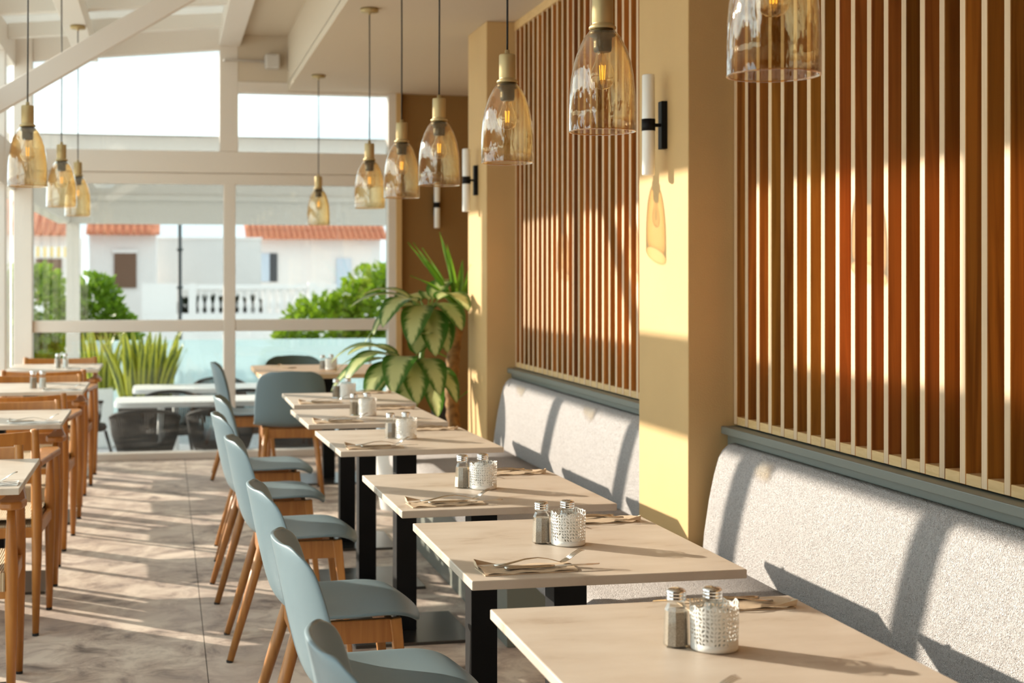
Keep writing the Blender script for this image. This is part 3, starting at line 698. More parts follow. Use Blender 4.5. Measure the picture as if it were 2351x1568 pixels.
# ------------------------------------------------------------------ wall lights (plate against +x side, tube hanging off towards -x)
def sconce(label):
    t = thing('wall_light', label, 'wall light', (0, 0, 0), 0, 'tube wall lights')
    B('plate', 'black_steel', t, (-0.022, 0, -0.019, 0.019, -0.085, 0.085), bevel=0.002)
    B('arm', 'black_steel', t, (-0.05, -0.02, -0.006, 0.006, -0.006, 0.006))
    m = MB(); m.lathe([(0.001, -0.179), (0.020, -0.179), (0.0228, -0.175), (0.0228, 0.175), (0.020, 0.179), (0.001, 0.179)], 24, (-0.0645, 0, 0)); m.build('glass_tube', 'opal_glass', t)
    MB().lathe([(0.0245, -0.021), (0.0245, 0.021)], 24, (-0.0645, 0, 0), cap=True).build('band', 'black_steel', t)
    return t
s0 = sconce('white tube wall light on the middle pillar'); s0.location = (1.7499, 4.755, 1.922)
dup(s0, 'white tube wall light on the far pillar', (1.7499, 7.83, 1.930))
dup(s0, 'white tube wall light on the dark end wall behind the plants', (2.077, YF - 0.0001, 1.935), R(-90) + R(180))
for o in bpy.data.objects:
    if o.get('label') == 'white tube wall light on the dark end wall behind the plants': o.rotation_euler = (0, 0, R(90))

# ------------------------------------------------------------------ condiments and cutlery
def lace_cup(label):
    """white punched cup: two layers of leaf-like holes are real openings between crossing strips"""
    t = thing('lace_cup', label, 'cup', (0, 0, 0), 0, 'white lace cups')
    MB().lathe([(0.001, 0.001), (0.0395, 0.001), (0.0405, 0.003), (0.0408, 0.013), (0.0396, 0.013), (0.0396, 0.004), (0.001, 0.004)], 40).build('cup_base', 'lace_white', t)
    n, rows = 38, 9; z0, z1 = 0.012, 0.076; vs = []; fs = []
    rnd = random.Random(3)
    def rad(z): return 0.0404 + 0.0014 * (z - 0.0) / 0.07
    for i in range(rows + 1):
        for k in range(n):
            a = 2 * math.pi * (k + rnd.uniform(-0.28, 0.28)) / n; z = z0 + (z1 - z0) * i / rows + (rnd.uniform(-0.0016, 0.0016) if 0 < i else 0)
            if i == rows: z += rnd.uniform(-0.003, 0.007)
            vs.append((rad(z) * math.cos(a), rad(z) * math.sin(a), z))
    def quad_hole(a, b, c, d, f):
        P = [Vector(vs[q]) for q in (a, b, c, d)]; cc = sum(P, Vector()) / 4
        # slanted leaf-shaped hole: inner points pulled in unevenly
        sl = rnd.choice((0, 1)); idx = []
        for j, p in enumerate(P):
            w = f if (j % 2) == sl else f * 0.5
            q = cc + (p - cc) * w; idx.append(len(vs)); vs.append(tuple(q))
        o = (a, b, c, d)
        for j in range(4):
            j2 = (j + 1) % 4; fs.append((o[j], o[j2], idx[j2], idx[j]))
    for i in range(rows):
        for k in range(n):
            k2 = (k + 1) % n; a, b, c, d = i * n + k, i * n + k2, (i + 1) * n + k2, (i + 1) * n + k
            if i == 0 and rnd.random() < 0.5: fs.append((a, b, c, d)); continue
            if rnd.random() < 0.05: fs.append((a, b, c, d)); continue
            quad_hole(a, b, c, d, rnd.uniform(0.68, 0.9))
    m = MB(); m.add(vs, fs, 0, False); w = m.build('lace_wall', 'lace_white', t)
    return t
def shaker(label, fill):
    t = thing('shaker', label, 'shaker', (0, 0, 0), 0, 'salt and pepper shakers')
    n = 8
    MB().lathe([(0.001, 0.0), (0.021, 0.0), (0.0225, 0.003), (0.0200, 0.062), (0.0165, 0.070), (0.0145, 0.074), (0.0145, 0.082)], n, smooth=False).build('glass_body', 'shaker_glass', t)
    h = 0.061 if fill == 'pepper' else 0.058
    MB().lathe([(0.001, 0.003), (0.0195, 0.003), (0.0178, h), (0.001, h)], n, smooth=False).build('contents', fill, t)
    c = MB(); c.lathe([(0.0155, 0.079), (0.0172, 0.079), (0.0172, 0.084), (0.0164, 0.085), (0.0172, 0.086), (0.0172, 0.090), (0.0164, 0.091), (0.0174, 0.092), (0.0170, 0.0955), (0.0125, 0.0985), (0.001, 0.0995)], 20); cap = c.build('cap', 'chrome', t)
    hm = MB()
    for k in range(7):
        a = 2 * math.pi * k / 6; r = 0 if k == 6 else 0.006; hm.lathe([(0.0009, 0), (0.0009, 0.0006)], 6, (r * math.cos(a), r * math.sin(a), 0.0988), cap=True)
    hm.build('holes', 'black_plastic', cap)
    return t
def setting(label, mat, cat_group):
    """folded paper pocket with cutlery, long axis +x"""
    t = thing('napkin', label, 'napkin', (0, 0, 0), 0, cat_group)
    m = MB(); nx = 10; top = []; vs = []; fs = []
    for i in range(nx + 1):
        x = -0.105 + 0.21 * i / nx
        for j, (y, zt) in enumerate(((-0.042, 0.0035), (-0.02, 0.0055), (0.01, 0.0065), (0.042, 0.004))):
            z = zt + 0.0015 * math.sin(i * 1.7 + j)
            if i == 0: z += 0.004 * (j / 3)
            vs.append((x, y + 0.002 * math.sin(i * 0.9), z))
    for i in range(nx):
        for j in range(3): a = i * 4 + j; fs.append((a, a + 4, a + 5, a + 1))
    m.add(vs, fs, 0, True)
    m.box(-0.105, 0.103, -0.043, 0.043, 0.0, 0.0022)
    m.add([(-0.105, 0.010, 0.004), (-0.105, 0.046, 0.006), (-0.106, 0.049, 0.019), (-0.106, 0.030, 0.016), (-0.055, 0.046, 0.006)], [(0, 1, 2, 3), (1, 4, 2)], 0, False)
    m.build('paper_pocket', mat, t)
    return t
def fork(label, grp):
    t = thing('fork', label, 'fork', (0, 0, 0), 0, grp)
    MB().tube([(-0.100, 0, 0.0035), (-0.07, 0, 0.0055), (-0.03, 0, 0.0135), (0.0, 0, 0.0155), (0.025, 0, 0.0115), (0.048, 0, 0.0045), (0.054, 0, 0.0035)], [0.006, 0.0055, 0.0042, 0.003, 0.0026, 0.0028, 0.0035], 8, flat=0.35).build('handle', 'steel', t)
    m = MB(); vs = [(0.052, -0.004, 0.0035), (0.060, -0.0105, 0.0055), (0.072, -0.0115, 0.0115), (0.072, 0.0115, 0.0115), (0.060, 0.0105, 0.0055), (0.052, 0.004, 0.0035)]
    m.add(vs + [(x, y, z - 0.0016) for x, y, z in vs], [(0, 1, 4, 5), (1, 2, 3, 4), (6, 11, 10, 7), (7, 10, 9, 8), (0, 6, 7, 1), (1, 7, 8, 2), (2, 8, 9, 3), (3, 9, 10, 4), (4, 10, 11, 5), (5, 11, 6, 0)], 0, False)
    m.build('neck', 'steel', t)
    for k in range(4):
        y = -0.0095 + 0.0063 * k; MB().tube([(0.070, y, 0.0100), (0.085, y, 0.0200), (0.098, y, 0.0265), (0.106, y, 0.0280)], [0.0017, 0.0016, 0.0014, 0.0007], 6, flat=0.6).build('tine', 'steel', t)
    return t
def knife(label, grp):
    t = thing('knife', label, 'knife', (0, 0, 0), 0, grp)
    MB().tube([(-0.10, 0, 0.004), (-0.09, 0, 0.004), (0.0, 0, 0.0045), (0.012, 0, 0.0045)], [0.0055, 0.0065, 0.0052, 0.004], 8, flat=0.55).build('handle', 'steel', t)
    m = MB(); out = [(0.010, -0.004), (0.03, -0.0075), (0.095, -0.008), (0.112, -0.004), (0.116, 0.003), (0.010, 0.004)]
    m.prism(out, 'z', 0.0036, 0.0050); m.build('blade', 'steel', t)
    return t
cup0 = sha_p = sha_s = nap0 = fk0 = kn0 = None
TN = ['nearest', 'second', 'third', 'fourth', 'fifth', 'farthest']
def first_or_dup(first, maker, lab, loc, rz=0.0, rx=0.0, ry=0.0):
    o = maker(lab) if first is None else dup(first, lab, (0, 0, 0))
    o.location = loc; o.rotation_euler = (rx, ry, rz)
    return o if first is None else first
ZTB = 0.7502
for i, (x, y, rz) in enumerate(RT):
    tn = TN[i] + ' bench table'
    cup0 = first_or_dup(cup0, lace_cup, 'white lace cup on the ' + tn, (x + 0.006, y + 0.0, ZTB), R(40 * i))
    ca, sa = math.cos(R(-12)), math.sin(R(-12))
    sha_p = first_or_dup(sha_p, lambda l: shaker(l, 'pepper'), 'pepper shaker beside the lace cup on the ' + tn, (x - 0.052, y + 0.028, ZTB), R(22 + 9 * i))
    sha_s = first_or_dup(sha_s, lambda l: shaker(l, 'salt'), 'salt shaker standing in the lace cup on the ' + tn, (x + 0.006, y + 0.008, ZTB + 0.0045), R(10 + 13 * i))
    for side in (0, 1):
        where = 'chair side' if side == 0 else 'bench side'
        a = R(rz + (1.0 if side == 0 else 181.5)) + R((-2, 1.5, 2, -1, 2, 0)[i])
        ox, oy = ((-0.165, -0.262) if side == 0 else (0.165, 0.285))
        if i == 0 and side == 0: oy -= 0.035; ox -= 0.04
        c, s = math.cos(R(rz)), math.sin(R(rz)); px, py = x + ox * c - oy * s, y + ox * s + oy * c
        nap0 = first_or_dup(nap0, lambda l: setting(l, 'kraft', 'paper napkins on the bench tables'), 'brown paper napkin on the %s of the %s' % (where, tn), (px, py, ZTB), a)
        ux, uy = math.cos(a), math.sin(a)
        fx, fy = px + 0.030 * ux - 0.016 * uy, py + 0.030 * uy + 0.016 * ux
        fk0 = first_or_dup(fk0, lambda l: fork(l, 'forks on the bench tables'), 'fork on the napkin at the %s of the %s' % (where, tn), (fx, fy, ZTB + 0.0065), a + R(2))
        kx, ky = px + 0.045 * ux + 0.020 * uy, py + 0.045 * uy - 0.020 * ux
        kn0 = first_or_dup(kn0, lambda l: knife(l, 'knives on the bench tables'), 'knife on the napkin at the %s of the %s' % (where, tn), (kx, ky, ZTB + 0.006), a + R(-1))
dup(cup0, 'white lace cup on the wooden table near the far window', (1.10, 9.45, ZTB), 0.3)
dup(sha_p, 'pepper shaker beside the lace cup on the wooden table', (1.045, 9.48, ZTB), 0.2)
dup(sha_s, 'salt shaker standing in the lace cup on the wooden table', (1.10, 9.455, ZTB + 0.0045), 0.2)
dup(nap0, 'brown paper napkin at the left end of the wooden table', (0.80, 9.75, ZTB), R(-60)); dup(nap0, 'brown paper napkin at the right end of the wooden table', (1.38, 9.25, ZTB), R(100))
nl0 = None
for i, (x, y) in enumerate(LT):
    tn = LORD[i] + ' left table'
    dy = {0: 0.0, 1: 0.0, 2: -0.1, 3: -0.12}[i]; dx = {0: -0.10, 1: -0.06, 2: 0.045, 3: 0.05}[i]
    for (kind, src, ddx) in (('pepper', sha_p, -0.024), ('salt', sha_s, 0.026)):
        dup(src, '%s shaker standing on the %s' % (kind, tn), (x + dx + ddx, y + dy, ZTB), R(15 * i))
    a = R(3); px, py = x + 0.19, y - 0.265
    lab = 'white napkin at the aisle corner of the %s' % tn
    if nl0 is None: nl0 = setting(lab, 'napkin_white', 'white napkins on the left tables'); o = nl0
    else: o = dup(nl0, lab, (0, 0, 0))
    o.location = (px, py, ZTB); o.rotation_euler = (0, 0, a)
    dup(fk0, 'fork on the white napkin of the ' + tn, (px - 0.005, py + 0.012, ZTB + 0.0065), R(6)); dup(kn0, 'knife on the white napkin of the ' + tn, (px - 0.012, py - 0.015, ZTB + 0.006), R(2))
    if i < 3:
        pass

# ------------------------------------------------------------------ indoor plants
def leaf_mesh(name, L, W, bend, mat, curl=0.0, tip=1.0, nx=9, fold=0.12, shape='oval'):
    """leaf along +x, drooping towards -z by 'bend'"""
    vs = []; fs = []; uvs = []
    for i in range(nx + 1):
        s = i / nx
        w = W * (math.sin(math.pi * min(1, s ** 0.80)) ** 0.68 if shape == 'oval' else (min(1, s * 6 + 0.45) * (1 - s ** 3)))
        a = bend * s
        x = L * (math.sin(a) / bend if abs(bend) > 1e-4 else s); z = -L * ((1 - math.cos(a)) / bend if abs(bend) > 1e-4 else 0)
        for j, t in enumerate((-1, -0.5, 0, 0.5, 1)):
            vs.append((x, t * w * 0.5, z + fold * w * abs(t) + 0.004 * math.sin(9 * s + 3 * t))); uvs.append((s, 0.5 + t * 0.5))
    for i in range(nx):
        for j in range(4): a = i * 5 + j; fs.append((a, a + 5, a + 6, a + 1))
    me = bpy.data.meshes.new(name); me.from_pydata(vs, [], fs); me.materials.append(MATS[mat])
    ul = me.uv_layers.new(name='UVMap')
    for lp in me.loops: ul.data[lp.index].uv = uvs[lp.vertex_index]
    for p in me.polygons: p.use_smooth = True
    return me
def put_leaf(parent, me, base, az, pitch, roll=0.0, sc=1.0, name='leaf'):
    o = link(name, me, parent); o.location = base; o.scale = (sc, sc, sc)
    o.rotation_euler = (Matrix.Rotation(az, 3, 'Z') @ Matrix.Rotation(-pitch, 3, 'Y') @ Matrix.Rotation(roll, 3, 'X')).to_euler()
    return o
dc = thing('dumb_cane', 'variegated leafy plant in a tall white pot beside the far bench', 'plant', (1.36, 8.22, 0))
MB().lathe([(0.001, 0), (0.105, 0), (0.11, 0.01), (0.165, 0.43), (0.17, 0.45), (0.158, 0.45), (0.150, 0.43)], 28).build('pot', 'pot_white', dc)
MB().lathe([(0.001, 0.405), (0.150, 0.405)], 20).build('soil', 'soil', dc)
DL = [leaf_mesh('leaf', 0.40, 0.185, b, 'dumb_cane_leaf', fold=0.07, nx=11) for b in (0.8, 1.25, 1.7)]
c1, c2 = Vector((0.17, -0.02, 1.19)), Vector((0.07, -0.06, 0.86))
MB().tube([(0.06, 0, 0.40), (0.12, 0.01, 0.75), c1], [0.02, 0.017, 0.013], 8).build('cane_stem', 'stem_green', dc)
MB().tube([(0.0, -0.03, 0.40), (0.03, -0.05, 0.65), c2], [0.018, 0.015, 0.012], 8).build('cane_stem', 'stem_green', dc)
spec = [(c1, 184, 30, 0, 1.0, 1), (c1, 200, 5, 20, 0.95, 1), (c1, 222, 25, 0, 1.0, 2), (c1, 246, 0, 0, 1.0, 1), (c1, 266, -20, 0, 1.0, 0), (c1, 288, 10, 0, 0.9, 1), (c1, 294, 38, 0, 0.9, 2), (c1, 302, 12, 0, 0.62, 2),
        (c1, 280, -25, 0, 0.85, 0), (c1, 75, 35, 0, 0.8, 1), (c1, 150, 40, 0, 0.85, 1), (c1, 105, 30, 0, 0.9, 1), (c1, 60, 45, 0, 0.8, 0), (c1, 172, -15, 0, 0.9, 0),
        (c2, 178, 42, 0, 1.1, 2), (c2, 188, 12, 0, 1.15, 1), (c2, 206, 30, 0, 1.1, 2), (c2, 224, 5, 0, 1.05, 1), (c2, 246, 22, 0, 1.1, 2), (c2, 264, 0, 0, 1.0, 1), (c2, 284, 15, 0, 0.95, 2), (c2, 306, -5, 0, 0.9, 1),
        (c2, 166, 22, 0, 1.0, 1), (c2, 212, -22, 0, 0.95, 0), (c2, 255, -28, 0, 0.9, 0), (c2, 292, -35, 0, 0.85, 0), (c2, 140, 35, 0, 0.95, 1), (c2, 275, 62, 0, 0.8, 1)]
for c, az, pt, ro, sc, mi in spec:
    d = Vector((math.cos(R(az)), math.sin(R(az)), 0)); base = c + d * 0.10 + Vector((0, 0, 0.05 * math.sin(R(pt)) + 0.02))
    put_leaf(dc, DL[mi], base, R(az), R(pt), R(ro), sc)
    MB().tube([c - Vector((0, 0, 0.08)), c + d * 0.04, base], [0.010, 0.008, 0.004], 6).build('stalk', 'stem_green', dc)
yu = thing('yucca', 'tall yucca with sword leaves on a bare trunk beside the far pillar', 'plant', (1.73, 8.42, 0))
MB().lathe([(0.001, 0), (0.12, 0), (0.15, 0.36), (0.14, 0.36), (0.135, 0.33)], 24).build('pot', 'pot_dark', yu)
MB().lathe([(0.001, 0.32), (0.134, 0.32)], 20).build('soil', 'soil', yu)
pts = [(0.02, 0, 0.31), (0.0, 0, 0.50), (-0.012, 0, 0.7), (0.0, 0, 0.9), (0.03, 0, 1.18)]
tm = MB(); pp = []; rr = []
for k in range(25):
    s = k / 24 * 4; i = min(3, int(s)); f = s - i; p = Vector(pts[i]).lerp(Vector(pts[i + 1]), f); pp.append(p); rr.append(0.040 + (0.005 if k % 2 else -0.003))
tm.tube(pp, rr, 12); tm.build('trunk', 'cane', yu)
YL = [leaf_mesh('leaf', 0.52, 0.055, b, 'sword_leaf_green', shape='sword', fold=0.25) for b in (0.12, 0.5, 1.1)]
for k in range(6):
    az = 360 * k * 0.382 + 20; pt = 70 - k * 6.5
    put_leaf(yu, YL[0 if k < 4 else 1], (0.03 + 0.015 * math.cos(R(az)), 0.015 * math.sin(R(az)), 1.20 - 0.006 * k), R(az), R(pt), 0, random.uniform(0.8, 1.05))
for (az, pt, sc, z) in ((203, 53, 1.05, 1.17), (196, 58, 0.98, 1.17), (215, 76, 0.95, 1.18), (240, 70, 0.85, 1.17), (330, 66, 0.8, 1.16), (200, 40, 0.55, 0.72), (320, 35, 0.5, 0.62), (180, 30, 0.45, 0.85)):
    put_leaf(yu, YL[0], (0.02, 0, z), R(az), R(pt), 0, sc)

db_ = B('floor_box', 'pot_dark', None, (1.70, 1.82, 8.86, 9.0, 0, 0.82), bevel=0.01); tag(db_, 'narrow dark grey box standing behind the leafy plants', 'box')
# ------------------------------------------------------------------ terrace outside
ZTF = -0.42
g = B('ground', 'paving', None, (-60, 60, YF + 0.16, 160, -1.3, -1.0)); tag(g, 'pale paved ground beyond the terrace', 'ground', kind='structure')
g2 = B('outdoor_paving', 'paving', None, (-40, XL - 0.10, -12, YF + 0.15, -0.30, -0.12)); tag(g2, 'pale paving outside the glazed side wall', 'paving', kind='structure')
tf = B('terrace_floor', 'terrace_floor', None, (-1.25, 3.6, YF + 0.16, 16.7, -0.9, ZTF)); tag(tf, 'grey terrace floor one step below the dining room', 'floor', kind='structure')
tr = thing('terrace_roof', 'white terrace roof with deep edge beams seen through the far window', 'roof', kind='structure')
B('roof_panel', 'awning_fabric', tr, (-1.20, 3.6, YF + 0.13, 16.6, 2.445, 2.457))
B('edge_beam', 'beam_grey', tr, (-1.20, 3.6, 16.40, 16.56, 1.977, 2.44), bevel=0.006)
B('beam_strip', 'beam_grey', tr, (-1.20, 3.6, 16.36, 16.398, 2.24, 2.30))
B('edge_beam', 'white_frame', tr, (-1.20, -1.06, YF + 0.2, 16.40, 1.977, 2.44), bevel=0.006)
tp = B('terrace_post', 'white_frame', None, (-1.10, -0.955, 16.38, 16.52, ZTF, 1.977), bevel=0.006); tag(tp, 'white corner post holding up the terrace roof', 'post', kind='structure')
fan = thing('fan_reflection', 'white fan added under the terrace roof for a reflection in the glass', 'ceiling fan', (-0.55, 13.2, 2.44))  # solid fan standing in for a fan reflected in the window
MB().lathe([(0.02, 0), (0.02, -0.16), (0.09, -0.165), (0.10, -0.22), (0.07, -0.25), (0.001, -0.255)], 20).build('motor', 'outdoor_white', fan)
for k in range(5):
    b = MB(); b.prism([(0.10, -0.05), (0.55, -0.075), (0.58, 0.0), (0.55, 0.06), (0.10, 0.05)], 'z', -0.008, 0.0); bo = b.build('blade', 'outdoor_white', fan); bo.location = (0, 0, -0.19); bo.rotation_euler = (R(12), 0, R(72 * k + 20))

def glass_panel(x0, x1, label):
    t = thing('glass_screen', label, 'glass screen', ((x0 + x1) / 2, 16.2, ZTF), 0, 'glass screens of the terrace'); h = (x1 - x0) / 2 - 0.012
    B('pane', 'screen_glass', t, (-h, h, -0.005, 0.005, 0.04, 1.075))
    B('clamp', 'steel', t, (-h + 0.1, -h + 0.16, -0.025, 0.025, 0.0, 0.09)); B('clamp', 'steel', t, (h - 0.16, h - 0.1, -0.025, 0.025, 0.0, 0.09))
glass_panel(-0.90, 0.72, 'clear blue tinted glass screen at the left of the terrace edge')
glass_panel(0.72, 2.34, 'clear blue tinted glass screen in the middle of the terrace edge')
glass_panel(2.34, 3.55, 'clear blue tinted glass screen at the right of the terrace edge')

def rope_chair(label):
    t = thing('rope_armchair', label, 'chair', (0, 0, 0), 0, 'dark rope armchairs on the terrace'); M = 'rope_black'
    def rim(a): return (0.275 * math.cos(a), 0.27 * math.sin(a), 0.66 + 0.08 * max(0, -math.sin(a)))
    def low(a): return (0.215 * math.cos(a), 0.20 * math.sin(a), 0.40)
    arc = [R(-205 + 230 * k / 30) for k in range(31)]
    arc = [R(-195 + 210 * k / 30) for k in range(31)]
    MB().tube([rim(a) for a in arc], 0.014, 6).build('rim', M, t)
    cm = MB()
    for k in range(46):
        a = R(-193 + 206 * k / 45); p, q = rim(a), low(a); cm.tube([p, ((p[0] + q[0]) / 2 * 1.05, (p[1] + q[1]) / 2 * 1.05, (p[2] + q[2]) / 2), q], 0.0082, 5)
    cm.build('rope_weave', M, t)
    MB().lathe([(0.001, 0.38), (0.21, 0.38), (0.225, 0.41), (0.21, 0.44), (0.001, 0.445)], 24).build('seat', M, t)
    for sx, sy in ((-1, -1), (1, -1), (1, 1), (-1, 1)): MB().tube([(sx * 0.16, sy * 0.15, 0.38), (sx * 0.23, sy * 0.23, 0.0)], [0.014, 0.011], 8).build('leg', M, t)
    return t
rc0 = rope_chair('dark rope armchair on the terrace, left one nearest the window'); rc0.location = (-0.16, 11.55, ZTF)
for x, y, rz, lab in ((0.45, 11.60, 0, 'dark rope armchair on the terrace, right one nearest the window'), (1.05, 11.65, 0, 'dark rope armchair on the terrace right of the window mullion'),
                      (0.05, 12.90, 180, 'dark rope armchair between the two white terrace tables, left one'), (0.75, 12.92, 180, 'dark rope armchair between the two white terrace tables, right one'),
                      (0.55, 14.55, 180, 'dark rope armchair behind the far white terrace table, left one'), (1.25, 14.5, 180, 'dark rope armchair behind the far white terrace table, right one'),
                      (-0.75, 13.3, -60, 'dark rope armchair at the left end of the white terrace tables')):
    dup(rc0, lab, (x, y, ZTF), R(rz))
def white_table(label, x0, x1, y0, y1):
    t = thing('terrace_table', label, 'table', ((x0 + x1) / 2, (y0 + y1) / 2, ZTF), 0, 'white terrace tables'); hx, hy = (x1 - x0) / 2, (y1 - y0) / 2
    MB().prism(rrect(hx, hy, 0.08), 'z', 0.70, 0.745).build('table_top', 'outdoor_white', t, 0.006)
    for sx in (-1, 1):
        MB().tube([(sx * hx * 0.6, 0, 0.70), (sx * hx * 0.6, 0, 0.02)], 0.03, 10).build('post', 'outdoor_white', t); MB().lathe([(0.20, 0.0), (0.20, 0.015), (0.04, 0.025)], 20, (sx * hx * 0.6, 0, 0), cap=True).build('foot', 'outdoor_white', t)
white_table('white terrace table nearest the window, behind the rope armchairs', -0.42, 1.5, 11.98, 12.58)
white_table('white terrace table farther out on the terrace', -0.30, 1.7, 13.35, 13.95)

def blade_plant(name, label, loc, n, h, spread, pot, leafmat_, w=0.075, seed=1):
    rnd = random.Random(seed); t = thing(name, label, 'plant', loc)
    pot(t)
    ms = [leaf_mesh('leaf', h, w, b, leafmat_, shape='sword', fold=0.2) for b in (0.08, 0.3)]
    for k in range(n):
        az = rnd.uniform(0, 360); rr_ = spread * math.sqrt(rnd.random()); pt = 90 - 9 * rr_ / spread - rnd.uniform(0, 6)
        put_leaf(t, ms[k % 2], (rr_ * math.cos(R(az)) * 1.2, rr_ * math.sin(R(az)) * 0.6, t['pot_h'] - 0.03), R(az), R(pt), R(rnd.uniform(-60, 60)), rnd.uniform(0.65, 1.05))
    return t
def box_pot(mat, hx, hy, h):
    def f(t):
        t['pot_h'] = h; B('planter', mat, t, (-hx, hx, -hy, hy, 0, h), bevel=0.01)
    return f
blade_plant('snake_plant', 'large clump of snake plant leaves in a dark planter on the terrace', (-0.20, 14.3, ZTF), 52, 0.74, 0.19, box_pot('pot_dark', 0.26, 0.16, 0.58), 'snake_leaf', 0.115, 2)
blade_plant('spiky_plant', 'narrow spiky plant in a tall white planter at the terrace corner', (-0.66, 15.2, ZTF), 22, 0.72, 0.12, box_pot('outdoor_white', 0.12, 0.12, 0.62), 'snake_leaf', 0.07, 5)

# ------------------------------------------------------------------ gardens and houses
def bush(name, label, loc, blobs, n, mat, leaf=0.11, seed=1):
    rnd = random.Random(seed); t = thing(name, label, 'bush', loc)
    vs = []; fs = []; uvs = []; tot = sum(b[3] * b[4] * b[5] for b in blobs)
    for (bx, by, bz, rx, ry, rz_) in blobs:
        for _ in range(int(n * rx * ry * rz_ / tot)):
            while True:
                d = Vector((rnd.gauss(0, 1), rnd.gauss(0, 1), rnd.gauss(0, 1)))
                if d.length > 0.01: break
            d.normalize(); q = rnd.uniform(0.62, 1.04)
            p = Vector((bx + d.x * rx * q, by + d.y * ry * q, bz + d.z * rz_ * q))
            u = (d + Vector((rnd.uniform(-.9, .9), rnd.uniform(-.9, .9), rnd.uniform(-.6, .6)))).normalized()
            sd = u.cross(Vector((rnd.uniform(-1, 1), rnd.uniform(-1, 1), rnd.uniform(-1, 1)))).normalized(); L = leaf * rnd.uniform(0.7, 1.3); W = L * 0.34
            o = len(vs); vs += [p, p + u * L * 0.5 + sd * W, p + u * L, p + u * L * 0.5 - sd * W]; fs.append((o, o + 1, o + 2, o + 3)); uvs += [(0, .5), (.5, 1), (1, .5), (.5, 0)]
    me = bpy.data.meshes.new('foliage'); me.from_pydata([tuple(v) for v in vs], [], fs); me.materials.append(MATS[mat])
    ul = me.uv_layers.new(name='UVMap')
    for lp in me.loops: ul.data[lp.index].uv = uvs[lp.vertex_index]
    fo = link('foliage', me, t); fo['kind'] = 'stuff'
    MB().tube([(0, 0, 0), (0.02, 0, 0.8), (0, 0, 1.6)], [0.07, 0.05, 0.03], 8).build('stem', 'cane', t)
    return t
bush('hedge_bush', 'broad bright green bush behind the right half of the terrace glass', (2.6, 20.5, -1.0),
     [(0.55, 0, 1.70, 0.75, 0.6, 0.82), (-0.25, 0, 1.45, 0.75, 0.55, 0.62), (-0.75, -0.1, 1.15, 0.45, 0.4, 0.45), (0.1, 0, 0.7, 1.4, 0.6, 0.7), (1.2, 0, 1.9, 0.6, 0.5, 0.7)], 9000, 'bush_leaf_bright', 0.13, 1)
bush('hedge_bush', 'rounded green bush right of the terrace corner post', (-0.95, 20.0, -1.0), [(0, 0, 1.75, 0.36, 0.4, 0.62), (0.28, 0, 1.45, 0.32, 0.4, 0.4), (0.05, 0, 0.8, 0.42, 0.45, 0.8)], 4200, 'bush_leaf', 0.13, 2)
bush('hedge_bush', 'tall green hedge left of the terrace corner post', (-1.78, 18.85, -1.0), [(0.1, 0, 1.9, 0.45, 0.5, 0.62), (-0.5, 0, 1.8, 0.6, 0.5, 0.7), (-0.1, 0, 0.9, 0.65, 0.5, 0.9)], 5000, 'bush_leaf_bright', 0.13, 3)

def tiled_roof(t, x0, x1, y0, y1, z0, z1, pitch=0.28):
    """single roof slope facing the viewer, barrel tile rows built one by one"""
    m = MB(); m.add([(x0, y0, z0 - 0.06), (x1, y0, z0 - 0.06), (x1, y1, z1 - 0.06), (x0, y1, z1 - 0.06), (x0, y0, z0), (x1, y0, z0), (x1, y1, z1), (x0, y1, z1)], [(0, 3, 2, 1), (4, 5, 6, 7), (0, 1, 5, 4), (1, 2, 6, 5), (2, 3, 7, 6), (3, 0, 4, 7)])
    rf_ = m.build('roof', 'roof_tile', t)
    n = int((x1 - x0) / pitch); me = MB().tube([(0, y0 - 0.05, z0 + 0.02), (0, y1, z1 + 0.02)], pitch * 0.36, 8).mesh('tile_row', 'roof_tile')
    for k in range(n): o = link('tile_row', me, rf_); o.location = (x0 + pitch * (k + 0.5), 0, 0)
hr = thing('house', 'white house with a terracotta roof seen behind the bright bush', 'house', (0, 0, 0))
B('wall', 'facade_white', hr, (4.45, 11.4, 75, 83, -1.0, 3.35))
tiled_roof(hr, 4.15, 11.7, 74.3, 79, 3.35, 5.4, 0.30)
wn = B('window', 'window_dark', hr, (5.45, 5.85, 74.93, 74.99, 1.05, 2.55)); B('shutter', 'door_blue', wn, (4.95, 5.43, 74.90, 74.96, 1.05, 2.55)); B('shutter', 'door_blue', hr, (9.0, 9.8, 74.90, 74.98, 0.6, 2.3))
for x in (6.6, 8.1):
    pass
hm_ = thing('flat_house', 'plain flat topped white building in the middle distance', 'house', (0, 0, 0))
B('wall', 'facade_grey', hm_, (-0.45, 4.2, 63, 71, -1.0, 2.98)); B('coping', 'facade_white', hm_, (-0.5, 4.25, 62.95, 71.05, 2.98, 3.08))
hl = thing('house', 'white house with a red roof and scalloped eaves on the left', 'house', (0, 0, 0))
B('wall', 'facade_white', hl, (-2.9, -0.35, 56, 62, -1.0, 3.0)); tiled_roof(hl, -3.0, -0.2, 55.5, 59, 3.0, 4.4, 0.28)
wl = B('window', 'shutter_brown', hl, (-1.95, -1.10, 55.92, 55.99, 0.9, 2.25)); B('frame', 'facade_white', wl, (-2.02, -1.03, 55.90, 55.93, 2.25, 2.4))
hll = thing('house', 'house with a red roof and yellow striped awning at the far left', 'house', (0, 0, 0))
B('wall', 'facade_white', hll, (-8.0, -3.15, 50, 56, -1.0, 2.8)); tiled_roof(hll, -8.2, -3.0, 49.5, 53, 2.8, 4.2, 0.28)
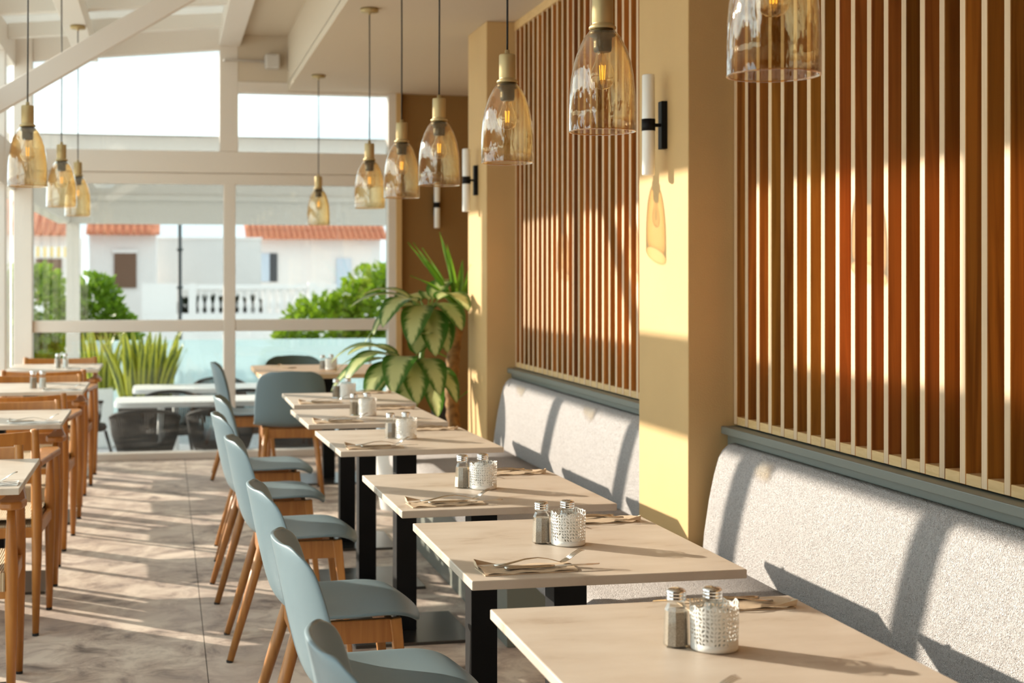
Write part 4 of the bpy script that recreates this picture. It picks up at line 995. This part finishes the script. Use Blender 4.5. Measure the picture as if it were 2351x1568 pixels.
B('window', 'shutter_brown', hll, (-4.35, -3.5, 49.92, 49.99, 0.5, 1.95)); aw = B('awning', 'awning_yellow', hll, (-4.6, -3.25, 49.0, 49.05, 2.0, 2.35))
for k in range(6): B('stripe', 'facade_white', aw, (-4.6 + 0.225 * k, -4.6 + 0.225 * k + 0.11, 48.97, 48.995, 1.99, 2.36))
bal = thing('balustrade', 'white balustrade with turned balusters in front of the houses', 'balustrade', (0.6, 50, -1.0))
B('base', 'facade_white', bal, (-1.4, 5.4, -0.15, 0.15, 0, 1.05)); B('top_rail', 'facade_white', bal, (-1.4, 5.4, -0.13, 0.13, 1.88, 2.05), bevel=0.02)
B('pier', 'facade_white', bal, (-1.4, -0.2, -0.16, 0.16, 1.05, 2.1)); B('pier', 'facade_white', bal, (0.2, 0.46, -0.16, 0.16, 1.05, 2.1)); B('pier', 'facade_white', bal, (4.4, 5.0, -0.16, 0.16, 1.05, 2.15))
bush('gap_darkener', 'dark leafy mass added behind the white balusters for shadowed gaps', (2.0, 51.2, -1.0), [(k * 0.45 - 1.2, 0, 1.15, 0.4, 0.35, 0.42) for k in range(6)], 3500, 'gap_dark', 0.16, 9)  # dark clump added so the gaps between balusters look shadowed
bme = MB().lathe([(0.10, 0), (0.10, 0.06), (0.06, 0.10), (0.115, 0.25), (0.10, 0.38), (0.055, 0.52), (0.05, 0.66), (0.085, 0.74), (0.085, 0.83)], 12, cap=True).mesh('baluster', 'facade_white')
for k in range(14):
    o = link('baluster', bme, bal); o.location = (0.62 + 0.28 * k, 0, 1.05)
lp_ = thing('lamp_post', 'slim black street lamp post between the houses', 'lamp post', (0.30, 30, -1.0))
MB().tube([(0, 0, 0), (0, 0, 0.5), (0, 0, 0.55), (0, 0, 4.2)], [0.06, 0.06, 0.045, 0.036], 10).build('pole', 'lamp_post_black', lp_)
for z in (1.2, 2.1, 2.9): MB().lathe([(0.06, 0), (0.07, 0.03), (0.06, 0.06)], 12, (0, 0, z), cap=True).build('collar', 'lamp_post_black', lp_)
MB().lathe([(0.05, 4.2), (0.16, 4.45), (0.17, 4.5), (0.02, 4.6)], 12, cap=True).build('lantern', 'lamp_post_black', lp_)
